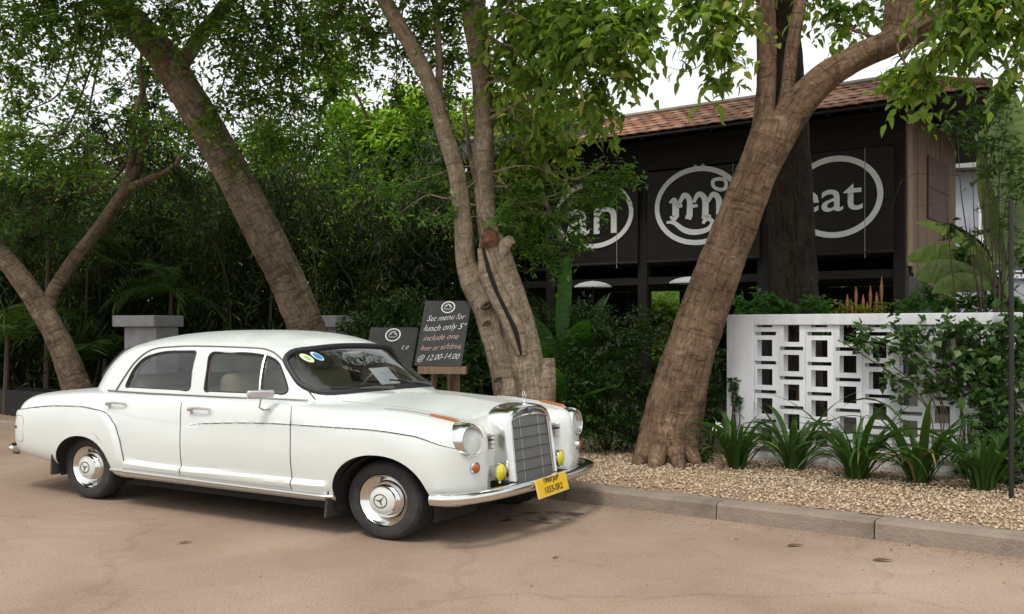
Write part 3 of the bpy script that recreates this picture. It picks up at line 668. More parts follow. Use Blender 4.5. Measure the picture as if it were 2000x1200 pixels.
r2, m2, w2, h2 = board('menu_chalkboard', at(724, 640, BY + .75), at(817, 640, BY + .60), at(700, 768, BY + .5), 'darker chalkboard half hidden behind the car roof')
chalk_ring(r2, m2, w2 * .50, h2 * .885, h2 * .10, 1.2); chalk_line(r2, m2, 't', w2 * .74, h2 * .70, .09, chalk, .9); chalk_line(r2, m2, 'e', w2 * .83, h2 * .70, .09, chalk, .9)
e_ = at(865, 723, BY - .04); es = empty('easel', (e_[0], e_[1] + .1, .14), 0, 'wooden easel carrying the lunch chalkboard', 'easel')
EZ = e_[2] - .14
MB().box((0, -.12, EZ), (.50, .11, .075), rz=-.12).build('tray', easel_w, es, smooth=False)
def leg(x0, x1, y0, y1, z1): MB().tube([(x0, y0, 0), (x1, y1, z1)], .034, n=4).build('leg', easel_w, es, smooth=False)
leg(-.19, -.03, -.24, .28, EZ + .60); leg(.15, .12, -.24, .28, EZ + .60); leg(.02, .05, .80, .32, EZ + .55)
MB().tube([(-.10, .28, EZ + .5), (.14, .28, EZ + .5)], .02, n=4).build('cross_bar', easel_w, es)
# ================================================================== the white saloon car
KX = 1.25                                   # the photograph shows everything wide for its height: plan dimensions carry that
PHI = math.radians(58.95)
car = empty('parked_car', (KX * -0.358, KX * 6.274, -0.03), -(PI / 2 - PHI),
            'white vintage saloon car with chrome grille parked along the kerb', 'car')
def C(a, b, c):                             # car coordinates (forward, towards the camera side, up) -> local
    return (KX * a, -KX * b, c)
def CP(pts): return np.array([C(*p) for p in pts])

paint = mat('car_paint', (0.69, 0.725, 0.695), 0.22, 0, col2=(0.63, 0.66, 0.62), scale=1.1, detail=5, coat=0.3, ramp=(0.42, 0.75), rough2=0.32)
paint.node_tree.nodes['Principled BSDF'].inputs['Coat Roughness'].default_value = .16
chrome = mat('chrome', (0.82, 0.82, 0.80), 0.09, 1.0, col2=(0.70, 0.69, 0.66), scale=5, rough2=0.2)
dull = mat('worn_chrome', (0.60, 0.58, 0.55), 0.3, 1.0)
seam_m = mat('seam_dark', (0.035, 0.033, 0.03), 0.7)
trim_m = mat('trim_bronze', (0.16, 0.145, 0.13), 0.35, 0.7)
rubber = mat('rubber_seal', (0.018, 0.018, 0.02), 0.55)
tyre_m = mat('tyre_rubber', (0.022, 0.022, 0.024), 0.75, col2=(0.05, 0.046, 0.042), scale=9, ramp=(0.4, 0.75), bump=0.15, bscale=60)
under_m = mat('underbody', (0.012, 0.012, 0.011), 0.9)
glass_s = glass_mat('window_glass', (0.62, 0.64, 0.61), 1.5)
glass_w = glass_mat('windscreen_glass', (0.66, 0.68, 0.65), 1.5)
flap_m = mat('mudflap_rubber', (0.03, 0.028, 0.026), 0.8, col2=(0.06, 0.052, 0.045), scale=6)

# ---- body sections: half profile, ten control points, at key stations along the car
ST = [-3.80, -3.45, -3.1, -2.65, -2.2, -1.6, -1.0, -0.60, -0.25, 0.0, 0.25, 0.45, 0.60]
SEC = {
 -3.80: [(.70,.42),(.745,.44),(.77,.49),(.775,.57),(.765,.68),(.745,.76),(.70,.82),(.60,.85),(.40,.87),(0,.88)],
 -3.45: [(.73,.385),(.775,.41),(.80,.47),(.81,.57),(.805,.70),(.785,.81),(.73,.88),(.63,.92),(.42,.935),(0,.945)],
 -3.1:  [(.74,.34),(.785,.37),(.815,.45),(.825,.58),(.82,.73),(.80,.84),(.755,.915),(.66,.955),(.45,.975),(0,.985)],
 -2.65: [(.74,.28),(.79,.32),(.825,.43),(.835,.59),(.83,.75),(.81,.88),(.775,.945),(.70,.985),(.5,1.005),(0,1.015)],
 -2.2:  [(.74,.27),(.80,.315),(.835,.43),(.845,.60),(.84,.76),(.82,.89),(.79,.96),(.72,.995),(.5,1.01),(0,1.02)],
 -1.6:  [(.74,.27),(.805,.315),(.845,.43),(.86,.60),(.852,.76),(.838,.895),(.81,.965),(.75,.997),(.5,1.012),(0,1.02)],
 -1.0:  [(.74,.27),(.805,.315),(.845,.43),(.86,.60),(.852,.76),(.838,.895),(.81,.965),(.75,.997),(.5,1.012),(0,1.022)],
 -0.60: [(.74,.27),(.805,.315),(.845,.43),(.86,.60),(.852,.76),(.84,.885),(.81,.95),(.74,.978),(.5,.995),(0,1.032)],
 -0.25: [(.74,.28),(.80,.32),(.84,.43),(.855,.60),(.85,.76),(.835,.865),(.80,.925),(.70,.958),(.48,.978),(0,1.020)],
 0.0:   [(.73,.29),(.79,.33),(.835,.43),(.85,.59),(.845,.74),(.83,.84),(.79,.905),(.68,.945),(.46,.965),(0,1.015)],
 0.25:  [(.72,.30),(.78,.34),(.825,.43),(.84,.57),(.838,.70),(.82,.80),(.775,.875),(.66,.918),(.45,.930),(0,.985)],
 0.45:  [(.70,.31),(.765,.35),(.81,.43),(.825,.55),(.82,.67),(.80,.77),(.75,.845),(.64,.890),(.43,.888),(0,.955)],
 0.60:  [(.69,.31),(.755,.35),(.80,.43),(.815,.54),(.81,.65),(.79,.74),(.74,.815),(.63,.862),(.42,.855),(0,.93)],
}
_B = np.array([[p[0] for p in SEC[s]] for s in ST]); _C = np.array([[p[1] for p in SEC[s]] for s in ST])
NOSE0, NOSE1, TAIL0, TAIL1 = 0.30, 0.585, -3.18, -3.665
def end_scale(a):
    if a > NOSE0:
        x = min(1, (a - NOSE0) / (NOSE1 - NOSE0)); return max(1e-3, 1 - x ** 3.4) ** (1 / 3.4), max(1e-3, 1 - x ** 5.5) ** (1 / 4.2)
    if a < TAIL0:
        x = min(1, (TAIL0 - a) / (TAIL0 - TAIL1)); return max(1e-3, 1 - x ** 3.2) ** (1 / 3.2), max(1e-3, 1 - x ** 3.6) ** (1 / 3.0)
    return 1.0, 1.0
def crease_c(a):
    return float(pchip([-3.8, -3.45, -3.2, -2.9, -2.6, -2.4, -2.0, -1.5, -1.35, -0.6, -0.1, 0.28, 0.45, 0.55, 0.6],
                       [.74, .785, .825, .858, .868, .85, .80, .775, .80, .84, .84, .812, .755, .70, .67], a))
def fender_edge(c):                         # forward edge of the rear wing swelling
    return np.interp(c, [.30, .36, .45, .60, .72, .81, .85, .87], [-2.14, -2.14, -2.14, -2.17, -2.22, -2.31, -2.40, -2.50])
def disp(a, c):
    cl = crease_c(a)
    if c > cl - 1e-4: return 0.0
    d = 0.017 * float(sstep(-1.56, -1.30, a)) * (1 - float(sstep(0.40, 0.56, a))) * max(0.25, 1 - 0.75 * (cl - c) / max(cl - 0.30, .05))
    d += 0.026 * float(sstep(-.004, 0.045, fender_edge(c) - a)) * (1 - float(sstep(-3.40, -3.7, a)))
    d += 0.028 * float(sstep(.445, .405, c)) * float(sstep(-2.16, -2.13, a)) * (1 - float(sstep(-.36, -.30, a)))
    return d
def section(a):
    b = np.array([pchip(ST, _B[:, k], a) for k in range(10)]); c = np.array([pchip(ST, _C[:, k], a) for k in range(10)])
    s, t = end_scale(a)
    b = b * s; cm = 0.60 if a > 0 else 0.62
    c = cm + (c - cm) * t
    return spline(np.column_stack([b, c]), 160)
_secache = {}
def side_b(a, c):
    k = round(a, 3)
    if k not in _secache:
        S = section(a); j = int(np.argmax(S[:, 0] < S[:, 0].max() * 0.72)) if (S[60:, 0] < S[:, 0].max() * 0.72).any() else 159
        jj = next((i for i in range(60, 160) if S[i, 0] < S[:, 0].max() * 0.72), 159)
        _secache[k] = S[:jj]
    S = _secache[k]
    return float(np.interp(c, np.maximum.accumulate(S[:, 1]), S[:, 0])) + disp(a, c)
def top_c(a, b):
    S = section(a); j = int(np.argmax(S[:, 0])); S = S[j:][::-1]
    return float(np.interp(b, S[:, 0], S[:, 1]))

acols = np.concatenate([TAIL1 + (TAIL0 - TAIL1) * (1 - np.cos(np.linspace(0, PI / 2, 34)))[:-1] if False else TAIL0 + (TAIL1 - TAIL0) * np.sin(np.linspace(PI / 2, 0, 34))[:-1],
                        np.linspace(TAIL0, -1.56, 112)[:-1], np.linspace(-1.56, -0.59, 66)[:-1], np.linspace(-0.59, NOSE0, 66)[:-1],
                        NOSE0 + (NOSE1 - NOSE0) * np.sin(np.linspace(0, PI / 2, 34))])
NL, NU = 30, 46
grid = []
for a in acols:
    S = section(a); cl = crease_c(a)
    s, t = end_scale(a); cl = 0.6 + (cl - 0.6) * t
    jm = int(np.argmax(S[:, 0])); jj = jm
    while jj < 159 and S[jj, 1] < cl: jj += 1
    if jj >= 150: jj = 110
    def resamp(P, n):
        d = np.concatenate([[0], np.cumsum(np.linalg.norm(np.diff(P, axis=0), axis=1))])
        q = np.linspace(0, d[-1], n); return np.column_stack([np.interp(q, d, P[:, 0]), np.interp(q, d, P[:, 1])])
    lo = resamp(S[:jj + 1], NL); up = resamp(S[jj:], NU)
    row = [(b + disp(a, c - (0.004 if k == NL - 1 else 0)), c - (0.005 if k == NL - 1 else 0)) for k, (b, c) in enumerate(lo)] + [tuple(p) for p in up]
    grid.append(row)
G = np.array(grid)                           # columns x rows x (b, c)
NA, NR = G.shape[:2]
V = np.zeros((NA, NR, 3)); V[:, :, 0] = acols[:, None] - .12 * sstep(.52, .36, G[:, :, 0]) * sstep(.36, .56, acols)[:, None]; V[:, :, 1] = G[:, :, 0]; V[:, :, 2] = G[:, :, 1]

def inside_poly(P, x, y):
    P = np.asarray(P); r = np.zeros(np.shape(x), bool); n = len(P); j = n - 1
    for i in range(n):
        xi, yi, xj, yj = *P[i], *P[j]
        if yi != yj:
            r ^= ((yi > y) != (yj > y)) & (x < (xj - xi) * (y - yi) / (yj - yi) + xi)
        j = i
    return r
def round_poly(P, rad, n=7):
    P = [np.array(p, float) for p in P]; out = []
    for i in range(len(P)):
        p, q, r = P[i - 1], P[i], P[(i + 1) % len(P)]
        d1, d2 = p - q, r - q; l1, l2 = np.linalg.norm(d1), np.linalg.norm(d2); k = min(rad if np.isscalar(rad) else rad[i], l1 * .48, l2 * .48)
        A, Bp = q + d1 / l1 * k, q + d2 / l2 * k
        for t in np.linspace(0, 1, n): out.append((1 - t) ** 2 * A + 2 * t * (1 - t) * q + t * t * Bp)
    return np.array(out)
def snap_cut(X, Y, poly, mask=None):
    """cut a window in a grid: vertices just inside the outline slide onto it. Returns moved X, Y and the cut-away vertex mask"""
    ins = inside_poly(poly, X, Y)
    if mask is not None: ins &= mask
    nb = np.zeros_like(ins); pad = np.pad(ins, ((0, 0), (1, 1)), mode='edge')
    for dx in (-1, 0, 1):
        for dy in (0, 1, 2):
            nb |= ~np.roll(pad, dx, 0)[:, dy:dy + ins.shape[1]]
    edge = ins & nb
    d = []; P = np.asarray(poly); Q = np.roll(P, -1, 0)
    for i, j in zip(*np.nonzero(edge)):
        p = np.array([X[i, j], Y[i, j]]); e = Q - P; t = np.clip(((p - P) * e).sum(1) / ((e * e).sum(1) + 1e-12), 0, 1)
        c = P + e * t[:, None]; k = np.argmin(((c - p) ** 2).sum(1)); X[i, j], Y[i, j] = c[k]
    return ins & ~edge, edge

arch_f = [(0.045 + .345 * math.copysign(abs(math.cos(t)) ** .92, math.cos(t)), .315 + .345 * math.copysign(abs(math.sin(t)) ** .92, math.sin(t))) for t in np.linspace(0, PI, 40)] + [(-.30, .2), (-.30, -1), (.39, -1), (.39, .2)]
arch_r = [(-2.585 + .315 * math.copysign(abs(math.cos(t)) ** .95, math.cos(t)), .315 + .295 * math.copysign(abs(math.sin(t)) ** .95, math.sin(t))) for t in np.linspace(0, PI, 40)] + [(-2.90, .2), (-2.90, -1), (-2.27, -1), (-2.27, .2)]
side_mask = np.zeros((NA, NR), bool); side_mask[:, :NL] = True
cutA, e1 = snap_cut(V[:, :, 0], V[:, :, 2], arch_f, side_mask)
cutB, e2 = snap_cut(V[:, :, 0], V[:, :, 2], arch_r, side_mask)
cut = cutA | cutB; arch_edge = e1 | e2

def face_kind(i, j):
    a = (acols[i] + acols[i + 1]) / 2; c = V[i:i + 2, j:j + 2, 2].mean(); b = V[i:i + 2, j:j + 2, 1].mean()
    if -1.56 < a < -0.59 and j < NL + 14 and c < .985 and c > .34: return 'doorf'
    if fender_edge(c) < a < -1.56 and j < NL + 14 and c < .985 and c > .34: return 'doorr'
    if a > -0.60 and a < .52 and b < .52 and j > NL: return 'hood'
    if -3.70 < a < -2.9 and b < .56 and j > NL: return 'trunk'
    return 'body'
bins = {}
for side in (1, -1):
    for i in range(NA - 1):
        for j in range(NR - 1):
            if cut[i, j] or cut[i + 1, j] or cut[i, j + 1] or cut[i + 1, j + 1]: continue
            k = face_kind(i, j)
            key = k if k in ('body', 'hood', 'trunk') else (k, side)
            q = [(i, j), (i + 1, j), (i + 1, j + 1), (i, j + 1)]
            bins.setdefault(key, []).append((side, q if side == 1 else q[::-1]))
def build_bin(key, name, m, parent=car):
    idx = {}; vs = []; fs = []
    for side, q in bins[key]:
        f = []
        for i, j in q:
            k = (i, j, side if j < NR - 1 else 0)
            if k not in idx:
                idx[k] = len(vs); a, b, c = V[i, j]; vs.append(C(a, b * side if j < NR - 1 else 0, c))
            f.append(idx[k])
        fs.append(tuple(f))
    me = bpy.data.meshes.new(name); me.from_pydata(vs, [], fs); finish(me, True, 28)
    return link_mesh(name, me, m, parent)
body = build_bin('body', 'body', paint)
hood = build_bin('hood', 'bonnet', paint)
trunk = build_bin('trunk', 'boot_lid', paint)
for side in (1, -1):                         # dark turned-in lips of the wheel arches
    for poly in (arch_f, arch_r):
        q = MB(); P = [(a, side_b(a, max(c, .29)), c) for a, c in poly[:-4]] ; P = [P[0][:2] + (.27,)] + P + [P[-1][:2] + (.27,)]
        n_ = len(P); q.add([C(a, (b - .002) * side, c) for a, b, c in P] + [C(a, (b - .09) * side, c) for a, b, c in P], [(k, k + 1, n_ + k + 1, n_ + k) for k in range(n_ - 1)])
        q.build('wheel_arch_lip', under_m, body)
doors = {}
for k, s in (('doorf', 1), ('doorr', 1), ('doorf', -1), ('doorr', -1)):
    doors[k, s] = build_bin((k, s), 'door', paint)

# ---- greenhouse: rings of plan outlines from the belt to the roof
CT  = [.985, 1.05, 1.12, 1.20, 1.28, 1.34, 1.385, 1.42]
WT  = [.752, .738, .722, .702, .678, .655, .628, .592]
AF  = [-.385, -.45, -.525, -.615, -.71, -.785, -.855, -.94]
AR  = [-3.04, -3.01, -2.975, -2.92, -2.845, -2.77, -2.68, -2.56]
A0 = -1.60
def gh(c):
    return pchip(CT, WT, c), pchip(CT, AF, c), pchip(CT, AR, c)
NF, NB = 3.3, 3.0
def gh_b(a, c):
    w, af, ar = gh(c); x = (a - A0) / ((af - A0) if a > A0 else (ar - A0)); n = NF if a > A0 else NB
    return float(w * max(0.0, 1 - min(1, abs(x)) ** n) ** (1 / n))
def gh_a(b, c):
    w, af, ar = gh(c); x = min(1, abs(b) / w); return float(A0 + (af - A0) * max(0, 1 - x ** NF) ** (1 / NF))
NUU = 380; rows = list(np.linspace(.975, 1.42, 48)); NCAP = 16
GV = np.zeros((NUU, len(rows) + NCAP, 3))
_td = np.linspace(0, 2 * PI, 40001) + 1e-5; _ct, _st = np.cos(_td), np.sin(_td); _n = np.where(_ct > 0, NF, NB)   # even spacing round the shell
_w, _af, _ar = gh(1.2); _x = np.sign(_ct) * np.abs(_ct) ** (2 / _n) * np.where(_ct > 0, _af - A0, A0 - _ar); _y = np.sign(_st) * np.abs(_st) ** (2 / _n) * _w
_s = np.concatenate([[0], np.cumsum(np.hypot(np.diff(_x), np.diff(_y)))]); th = np.interp(np.linspace(0, _s[-1], NUU, endpoint=False), _s, _td)
for i, t in enumerate(th):
    ct, st = math.cos(t), math.sin(t); n = NF if ct > 0 else NB
    ex, ey = math.copysign(abs(ct) ** (2 / n), ct), math.copysign(abs(st) ** (2 / n), st)
    for j, c in enumerate(rows):
        w, af, ar = gh(c); L = (af - A0) if ct > 0 else (A0 - ar)
        GV[i, j] = (A0 + L * ex, w * ey, c)
    w, af, ar = gh(1.42); L = (af - A0) if ct > 0 else (A0 - ar)
    for k in range(NCAP):
        s = math.cos((k + 1) / NCAP * PI / 2); kk = s ** 0.9 if s > 0 else 0
        h = 1.42 + 0.115 * (1 - s ** 2.3) ** 0.9
        GV[i, len(rows) + k] = (A0 + L * ex * kk, w * ey * kk, h)
win_r = round_poly([(-2.30, 1.035), (-2.26, 1.19), (-2.18, 1.295), (-1.98, 1.350), (-1.645, 1.358), (-1.605, 1.035)], [.03, .25, .25, .25, .04, .04])
win_f = round_poly([(-1.475, 1.035), (-1.52, 1.352), (-1.15, 1.348), (-.975, 1.31), (-.86, 1.15), (-.795, 1.035)], [.03, .05, .25, .2, .2, .06])
wind = round_poly([(-.63, 1.04), (-.56, 1.36), (-.2, 1.40), (.2, 1.40), (.56, 1.36), (.63, 1.04), (.3, 1.062), (-.3, 1.062)], [.12, .12, .3, .3, .12, .12, .3, .3])
rearw = round_poly([(-.50, 1.08), (-.44, 1.36), (.44, 1.36), (.50, 1.08)], .1)
nr = len(rows); base = np.zeros(GV.shape[:2], bool); base[:, :nr + 2] = True
GO = GV.copy(); gcut = np.zeros(GV.shape[:2], bool); glass_sets = {}
def gcutter(key, poly, mode):
    global gcut
    X = GV[:, :, 0] if mode == 's' else GV[:, :, 1]; Z = GV[:, :, 2]
    if mode == 's': m = base & (np.sign(GO[:, :, 1]) == key[1])
    elif key == 'ws': m = base & (GO[:, :, 0] > -1.35)
    else: m = base & (GO[:, :, 0] < -2.1)
    ins0 = inside_poly(poly, X.copy(), Z.copy()) & m
    c_, e_ = snap_cut(X, Z, poly, m)
    for i, j in zip(*np.nonzero(e_)):       # put the moved vertices back on the shell
        if mode == 's': GV[i, j, 1] = math.copysign(gh_b(GV[i, j, 0], GV[i, j, 2]), GV[i, j, 1])
        elif key == 'ws': GV[i, j, 0] = gh_a(GV[i, j, 1], GV[i, j, 2])
    gcut |= c_; glass_sets[key] = ins0
for s in (1, -1):
    gcutter(('r', s), win_r, 's'); gcutter(('f', s), win_f, 's')
gcutter('ws', wind, 'f'); gcutter('rw', rearw, 'b')
vs = [C(*p) for p in GV.reshape(-1, 3)]; fs = []; NG = GV.shape[1]
for i in range(NUU):
    i2 = (i + 1) % NUU
    for j in range(NG - 1):
        if gcut[i, j] or gcut[i2, j] or gcut[i, j + 1] or gcut[i2, j + 1]: continue
        fs.append((i * NG + j, i2 * NG + j, i2 * NG + j + 1, i * NG + j + 1))
me = bpy.data.meshes.new('roof'); me.from_pydata(vs, [], [f[::-1] for f in fs])
bmx = bmesh.new(); bmx.from_mesh(me); bmesh.ops.remove_doubles(bmx, verts=bmx.verts, dist=1e-5); bmesh.ops.recalc_face_normals(bmx, faces=bmx.faces)
bmesh.ops.delete(bmx, geom=[v for v in bmx.verts if not v.link_faces], context='VERTS'); bmx.to_mesh(me); bmx.free()
finish(me, True, 40)
roof = link_mesh('roof', me, paint, car)
sol = roof.modifiers.new('solid', 'SOLIDIFY'); sol.thickness = 0.022; sol.offset = -1

def glass_part(key, m, parent, off=0.012):
    S = glass_sets[key]; vs = []; fs = []; idx = {}
    for i in range(NUU):
        i2 = (i + 1) % NUU
        for j in range(NG - 1):
            q = [(i, j), (i2, j), (i2, j + 1), (i, j + 1)]
            if not any(S[p] for p in q): continue
            f = []
            for p in q:
                if p not in idx:
                    idx[p] = len(vs); x, y, z = GO[p]; cx = -1.6
                    d = np.array([(x - cx) * .35, y, 0]); d = d / np.linalg.norm(d) * off
                    vs.append(C(x - d[0], y - d[1], z))
                f.append(idx[p])
            fs.append(tuple(f))
    me = bpy.data.meshes.new('pane'); me.from_pydata(vs, [], fs); finish(me, True, None)
    return link_mesh('pane', me, m, parent)
for s in (1, -1):
    glass_part(('r', s), glass_s, doors['doorr', s]); glass_part(('f', s), glass_s, doors['doorf', s])
wsc = glass_part('ws', glass_w, car); wsc.name = 'windscreen'
rwn = glass_part('rw', glass_s, car); rwn.name = 'window'

def strip(name, pts, r, m, parent, n=6, flat=1.0, closed=False, up=None):
    P = CP(pts)
    if closed: P = np.vstack([P, P[:1], P[1:2]])
    return MB().tube(P, r, n=n, flat=flat, up=up).build(name, m, parent)
for s in (1, -1):
    for P, k in ((win_r, 'doorr'), (win_f, 'doorf')):
        strip('window_seal', [(a, (gh_b(a, c) - .004) * s, c) for a, c in P], 0.009, rubber, doors[k, s], closed=True)
    dv = [(-1.0 - .06 * t, (gh_b(-1.0 - .06 * t, 1.035 + .312 * t) + .002) * s, 1.035 + .312 * t) for t in np.linspace(0, 1, 8)]
    strip('quarter_light_bar', dv, 0.010, dull, doors['doorf', s])
    for k, P, o in (('f', win_f, -1.5), ('r', win_r, -2.26)):   # wine-red inner reveals at the trailing edge of each window
        aa = [(-1.492, 1.05), (-1.525, 1.33)] if k == 'f' else [(-2.27, 1.05), (-2.225, 1.20), (-2.15, 1.285)]
        q = [(a + .012, (gh_b(a, c) - .03) * s, c) for a, c in spline(aa, 8)]
        strip('reveal', q, 0.014, mat('wine_red_trim', (.10, .025, .022), .6), doors['doorf' if k == 'f' else 'doorr', s])
    drip = spline([(-2.40, 1.0), (-2.33, 1.13), (-2.25, 1.265), (-2.12, 1.365), (-1.9, 1.392), (-1.65, 1.400), (-1.2, 1.392), (-1.06, 1.372), (-.955, 1.31), (-.80, 1.17), (-.63, 1.0)], 60)
    strip('drip_rail', [(a, (gh_b(a, c) + .004) * s, c) for a, c in drip], 0.007, trim_m, roof)
    # belt moulding, wing creases, sill strip, panel gaps
    bm_ = [(a, (max(side_b(a, .995), gh_b(a, .995)) + .004) * s, .995 - .004 * abs(a + 1.5)) for a in np.linspace(-2.46, -.60, 60)]
    bm_ = [(a, (gh_b(a, .99) + .012) * s, 1.0) for a in np.linspace(-2.50, -.66, 60)]
    strip('belt_moulding', bm_, 0.008, trim_m, body)
    cr = [(a, (side_b(a, crease_c(a) - .006) + .0015) * s, crease_c(a) - .003) for a in np.linspace(-1.48, .53, 90)]
    strip('wing_crease_strip', cr, np.interp(np.linspace(0, 1, 90), [0, .1, .9, 1], [.001, .0033, .0033, .001]), seam_m, body)
    rr = [(a, (side_b(a, crease_c(a) - .006) + .0015) * s, crease_c(a) - .003) for a in np.linspace(-3.42, -2.44, 50)]
    rr += [(float(fender_edge(c)) + .002, (side_b(float(fender_edge(c)) - .006, c) + .003) * s, c) for c in np.linspace(.84, .375, 40)]
    rs = spline(rr[::3] + [rr[-1]], 110)
    strip('wing_crease_strip', rs, np.interp(np.linspace(0, 1, 110), [0, .15, 1], [.0015, .0036, .0036]), seam_m, body)
    strip('sill_strip', [(a, (side_b(a, .345) + .008) * s, .345 - .008 * (a + 2.27)) for a in np.linspace(-2.27, -.30, 40)], 0.013, dull, body, flat=1.0)
    for a0, c0, c1, k in ((-1.56, .365, .95, 'doorf'), (-.59, .355, .965, 'doorf')):
        strip('door_gap', [(a0 - .8 * max(0, side_b(a0, .6) - side_b(a0, c)) * (c > .6), (side_b(a0, c) + .001) * s, c) for c in np.linspace(c0, c1, 40)], 0.0034, seam_m, doors[k, s])
    strip('door_gap', [(a, (side_b(a, .372) + .001) * s, .372 - .004 * (a + 2.1)) for a in np.linspace(-2.12, -.60, 40)], 0.0028, mat('seam_soft', (.30, .30, .27), .6), doors['doorf', s])
    # bonnet side gap
    strip('bonnet_gap', [(a, .52 * s, top_c(a, .52) + .0005) for a in np.linspace(-.50, .46, 40)], 0.003, mat('seam_soft', (.30, .30, .27), .6), hood)
    # filler flap in the rear wing, scratch marks
    if s == 1:
        ff = round_poly([(-3.42, .52), (-3.42, .74), (-3.27, .745), (-3.27, .50)], .05)
        fl = strip('filler_flap', [(a, (side_b(a, c) + .001) * s, c) for a, c in ff], 0.0028, mat('seam_tan', (.38, .33, .25), .6), body, closed=True)
        strip('flap_lock', [(-3.385, side_b(-3.385, .635) - .005, .635), (-3.388, side_b(-3.385, .635) + .008, .635)], 0.013, seam_m, fl)
        for q in range(2):
            strip('scratch', [(-2.44 + t * .07 + q * .045, side_b(-2.44 + t * .07 + q * .045, .655 - t * .06 - q * .028) + .0005, .655 - t * .06 - q * .028) for t in np.linspace(0, 1, 6)], 0.0022, mat('scratch_tan', (.42, .38, .28), .7), body)
    # windscreen pillar seam (dark gasket follows)
    # handles
    for a0, k in ((-2.30, 'doorr'), (-1.46, 'doorf')):
        b0 = side_b(a0, .905)
        h = MB()
        h.tube(CP([(a0 - .02, (b0 + .028) * s, .905), (a0 + .05, (b0 + .036) * s, .916), (a0 + .13, (b0 + .034) * s, .914), (a0 + .175, (b0 + .022) * s, .908)]), [.013, .010, .008, .009], n=8)
        h.tube(CP([(a0 - .015, (b0 - .01) * s, .898), (a0 - .015, (b0 + .034) * s, .900)]), [.016, .014], n=10)
        h.tube(CP([(a0 + .15, (b0 - .01) * s, .908), (a0 + .15, (b0 + .03) * s, .910)]), .007, n=8)
        h.tube(CP([(a0 - .012, (b0 - .004) * s, .878), (a0 - .012, (b0 + .012) * s, .878)]), .014, n=12)
        h.build('handle', dull, doors[k, s])
# windscreen gasket
strip('windscreen_gasket', [(gh_a(b, c) + .002, b, c) for b, c in wind], 0.024, rubber, wsc, n=8, closed=True)
strip('gasket', [(float(A0 + (gh(c)[2] - A0) * max(0, 1 - (abs(b) / gh(c)[0]) ** NB) ** (1 / NB)), b, c) for b, c in rearw], 0.02, rubber, rwn, closed=True)
# stickers on the glass
def ws_disc(b0, c0, r, m, off, name):
    pts = []; q = MB()
    ring = [(b0 + r / KX * math.cos(t), c0 + r * math.sin(t)) for t in np.linspace(0, 2 * PI, 28)[:-1]]
    vs = [C(gh_a(b, c) + off, b, c) for b, c in ring]; vs.append(C(gh_a(b0, c0) + off + .002, b0, c0)); n = len(ring)
    q.add(vs, [(i, (i + 1) % n, n) for i in range(n)])
    return q.build(name, m, wsc)
ws_disc(.470, 1.312, .034, mat('sticker_cream', (.72, .72, .52), .6), .012, 'sticker')
ws_disc(.470, 1.312, .017, mat('sticker_green', (.30, .50, .16), .6), .016, 'sticker_print')
ws_disc(.405, 1.325, .034, mat('sticker_pale', (.62, .74, .80), .6), .018, 'sticker')
ws_disc(.405, 1.325, .025, mat('sticker_blue', (.03, .22, .52), .6), .022, 'sticker_print')

# ---- wheels
def wheel(a0, b0, s):
    w = empty('wheel', C(a0, b0 * s, .317), 0, parent=car)
    Mx = Matrix.Rotation(PI / 2 if s == 1 else -PI / 2, 4, 'X')   # lathe axis -> outward
    def L(name, prof, m, par, n=56): return MB().lathe(prof, n=n, M=Mx, sx=KW).build(name, m, par, angle=50)
    KW = 1.19
    T = []
    for an in np.linspace(-.62 * PI, .62 * PI, 20):
        rr, zz = math.cos(an), math.sin(an)
        T.append((.222 + .065 * math.copysign(abs(rr) ** .62, rr), .0 + .098 * math.copysign(abs(zz) ** .72, zz)))
    T = [(max(r, .172), z) for r, z in T]
    ty = L('tyre', T[::-1], tyre_m, w, 72)
    for z in (-.05, -.018, .018, .05):
        MB().lathe([(.2855, z - .004), (.2876, z), (.2855, z + .004)], n=60, M=Mx, sx=KX).build('tread_groove', rubber, ty)
    MB().lathe([(.252, .0925), (.249, .096), (.243, .0955), (.240, .092)], n=60, M=Mx, sx=KX).build('sidewall_rib', tyre_m, ty)
    rim = L('rim', [(.112, .035), (.140, .040), (.150, .056), (.165, .062), (.176, .082), (.182, .088), (.186, .080), (.178, .030)], chrome, w)
    L('disc', [(.001, .036), (.125, .036), (.14, .03), (.155, .028), (.160, .02), (.168, .0), (.172, -.08)], dull, w)
    hub = L('hubcap', [(.128, .045), (.126, .062), (.118, .078), (.104, .088), (.099, .092), (.0975, .101), (.094, .104)], chrome, w)
    L('hubcap_centre', [(.096, .1035), (.085, .113), (.06, .121), (.03, .125), (.001, .126)], paint, hub)
    st = MB(); ring = [(.047 * math.cos(t), .047 * math.sin(t)) for t in np.linspace(0, 2 * PI, 30)]
    st.tube([Mx @ Vector((x * KX, y, .1232)) for x, y in ring], .0042, n=6)
    rot = {1: .35, -1: 0}[s] + (0.55 if a0 > -1 else 0.0)
    for k in range(3):
        t = rot + k * 2 * PI / 3; tip = (.045 * math.cos(t), .045 * math.sin(t)); p = (.008 * math.cos(t + 1.05), .008 * math.sin(t + 1.05)); q = (.008 * math.cos(t - 1.05), .008 * math.sin(t - 1.05))
        st.add([Mx @ Vector((x * KX, y, z)) for x, y, z in ((tip[0], tip[1], .1262), (p[0], p[1], .1272), (0, 0, .130), (q[0], q[1], .1272))], [(0, 1, 2), (0, 2, 3)])
    st.build('star_emblem', mat('emblem_grey', (.10, .095, .09), .4, .6), hub)
    for k in range(10):
        t = k * 2 * PI / 10 + .2
        MB().box(Mx @ Vector((.150 * math.cos(t) * KX, .150 * math.sin(t), .0425)), (.03, .008, .012), M=(Mx.to_3x3() @ Matrix.Rotation(t + PI / 2, 3, 'Z'))).build('rim_slot', under_m, rim)
    return w
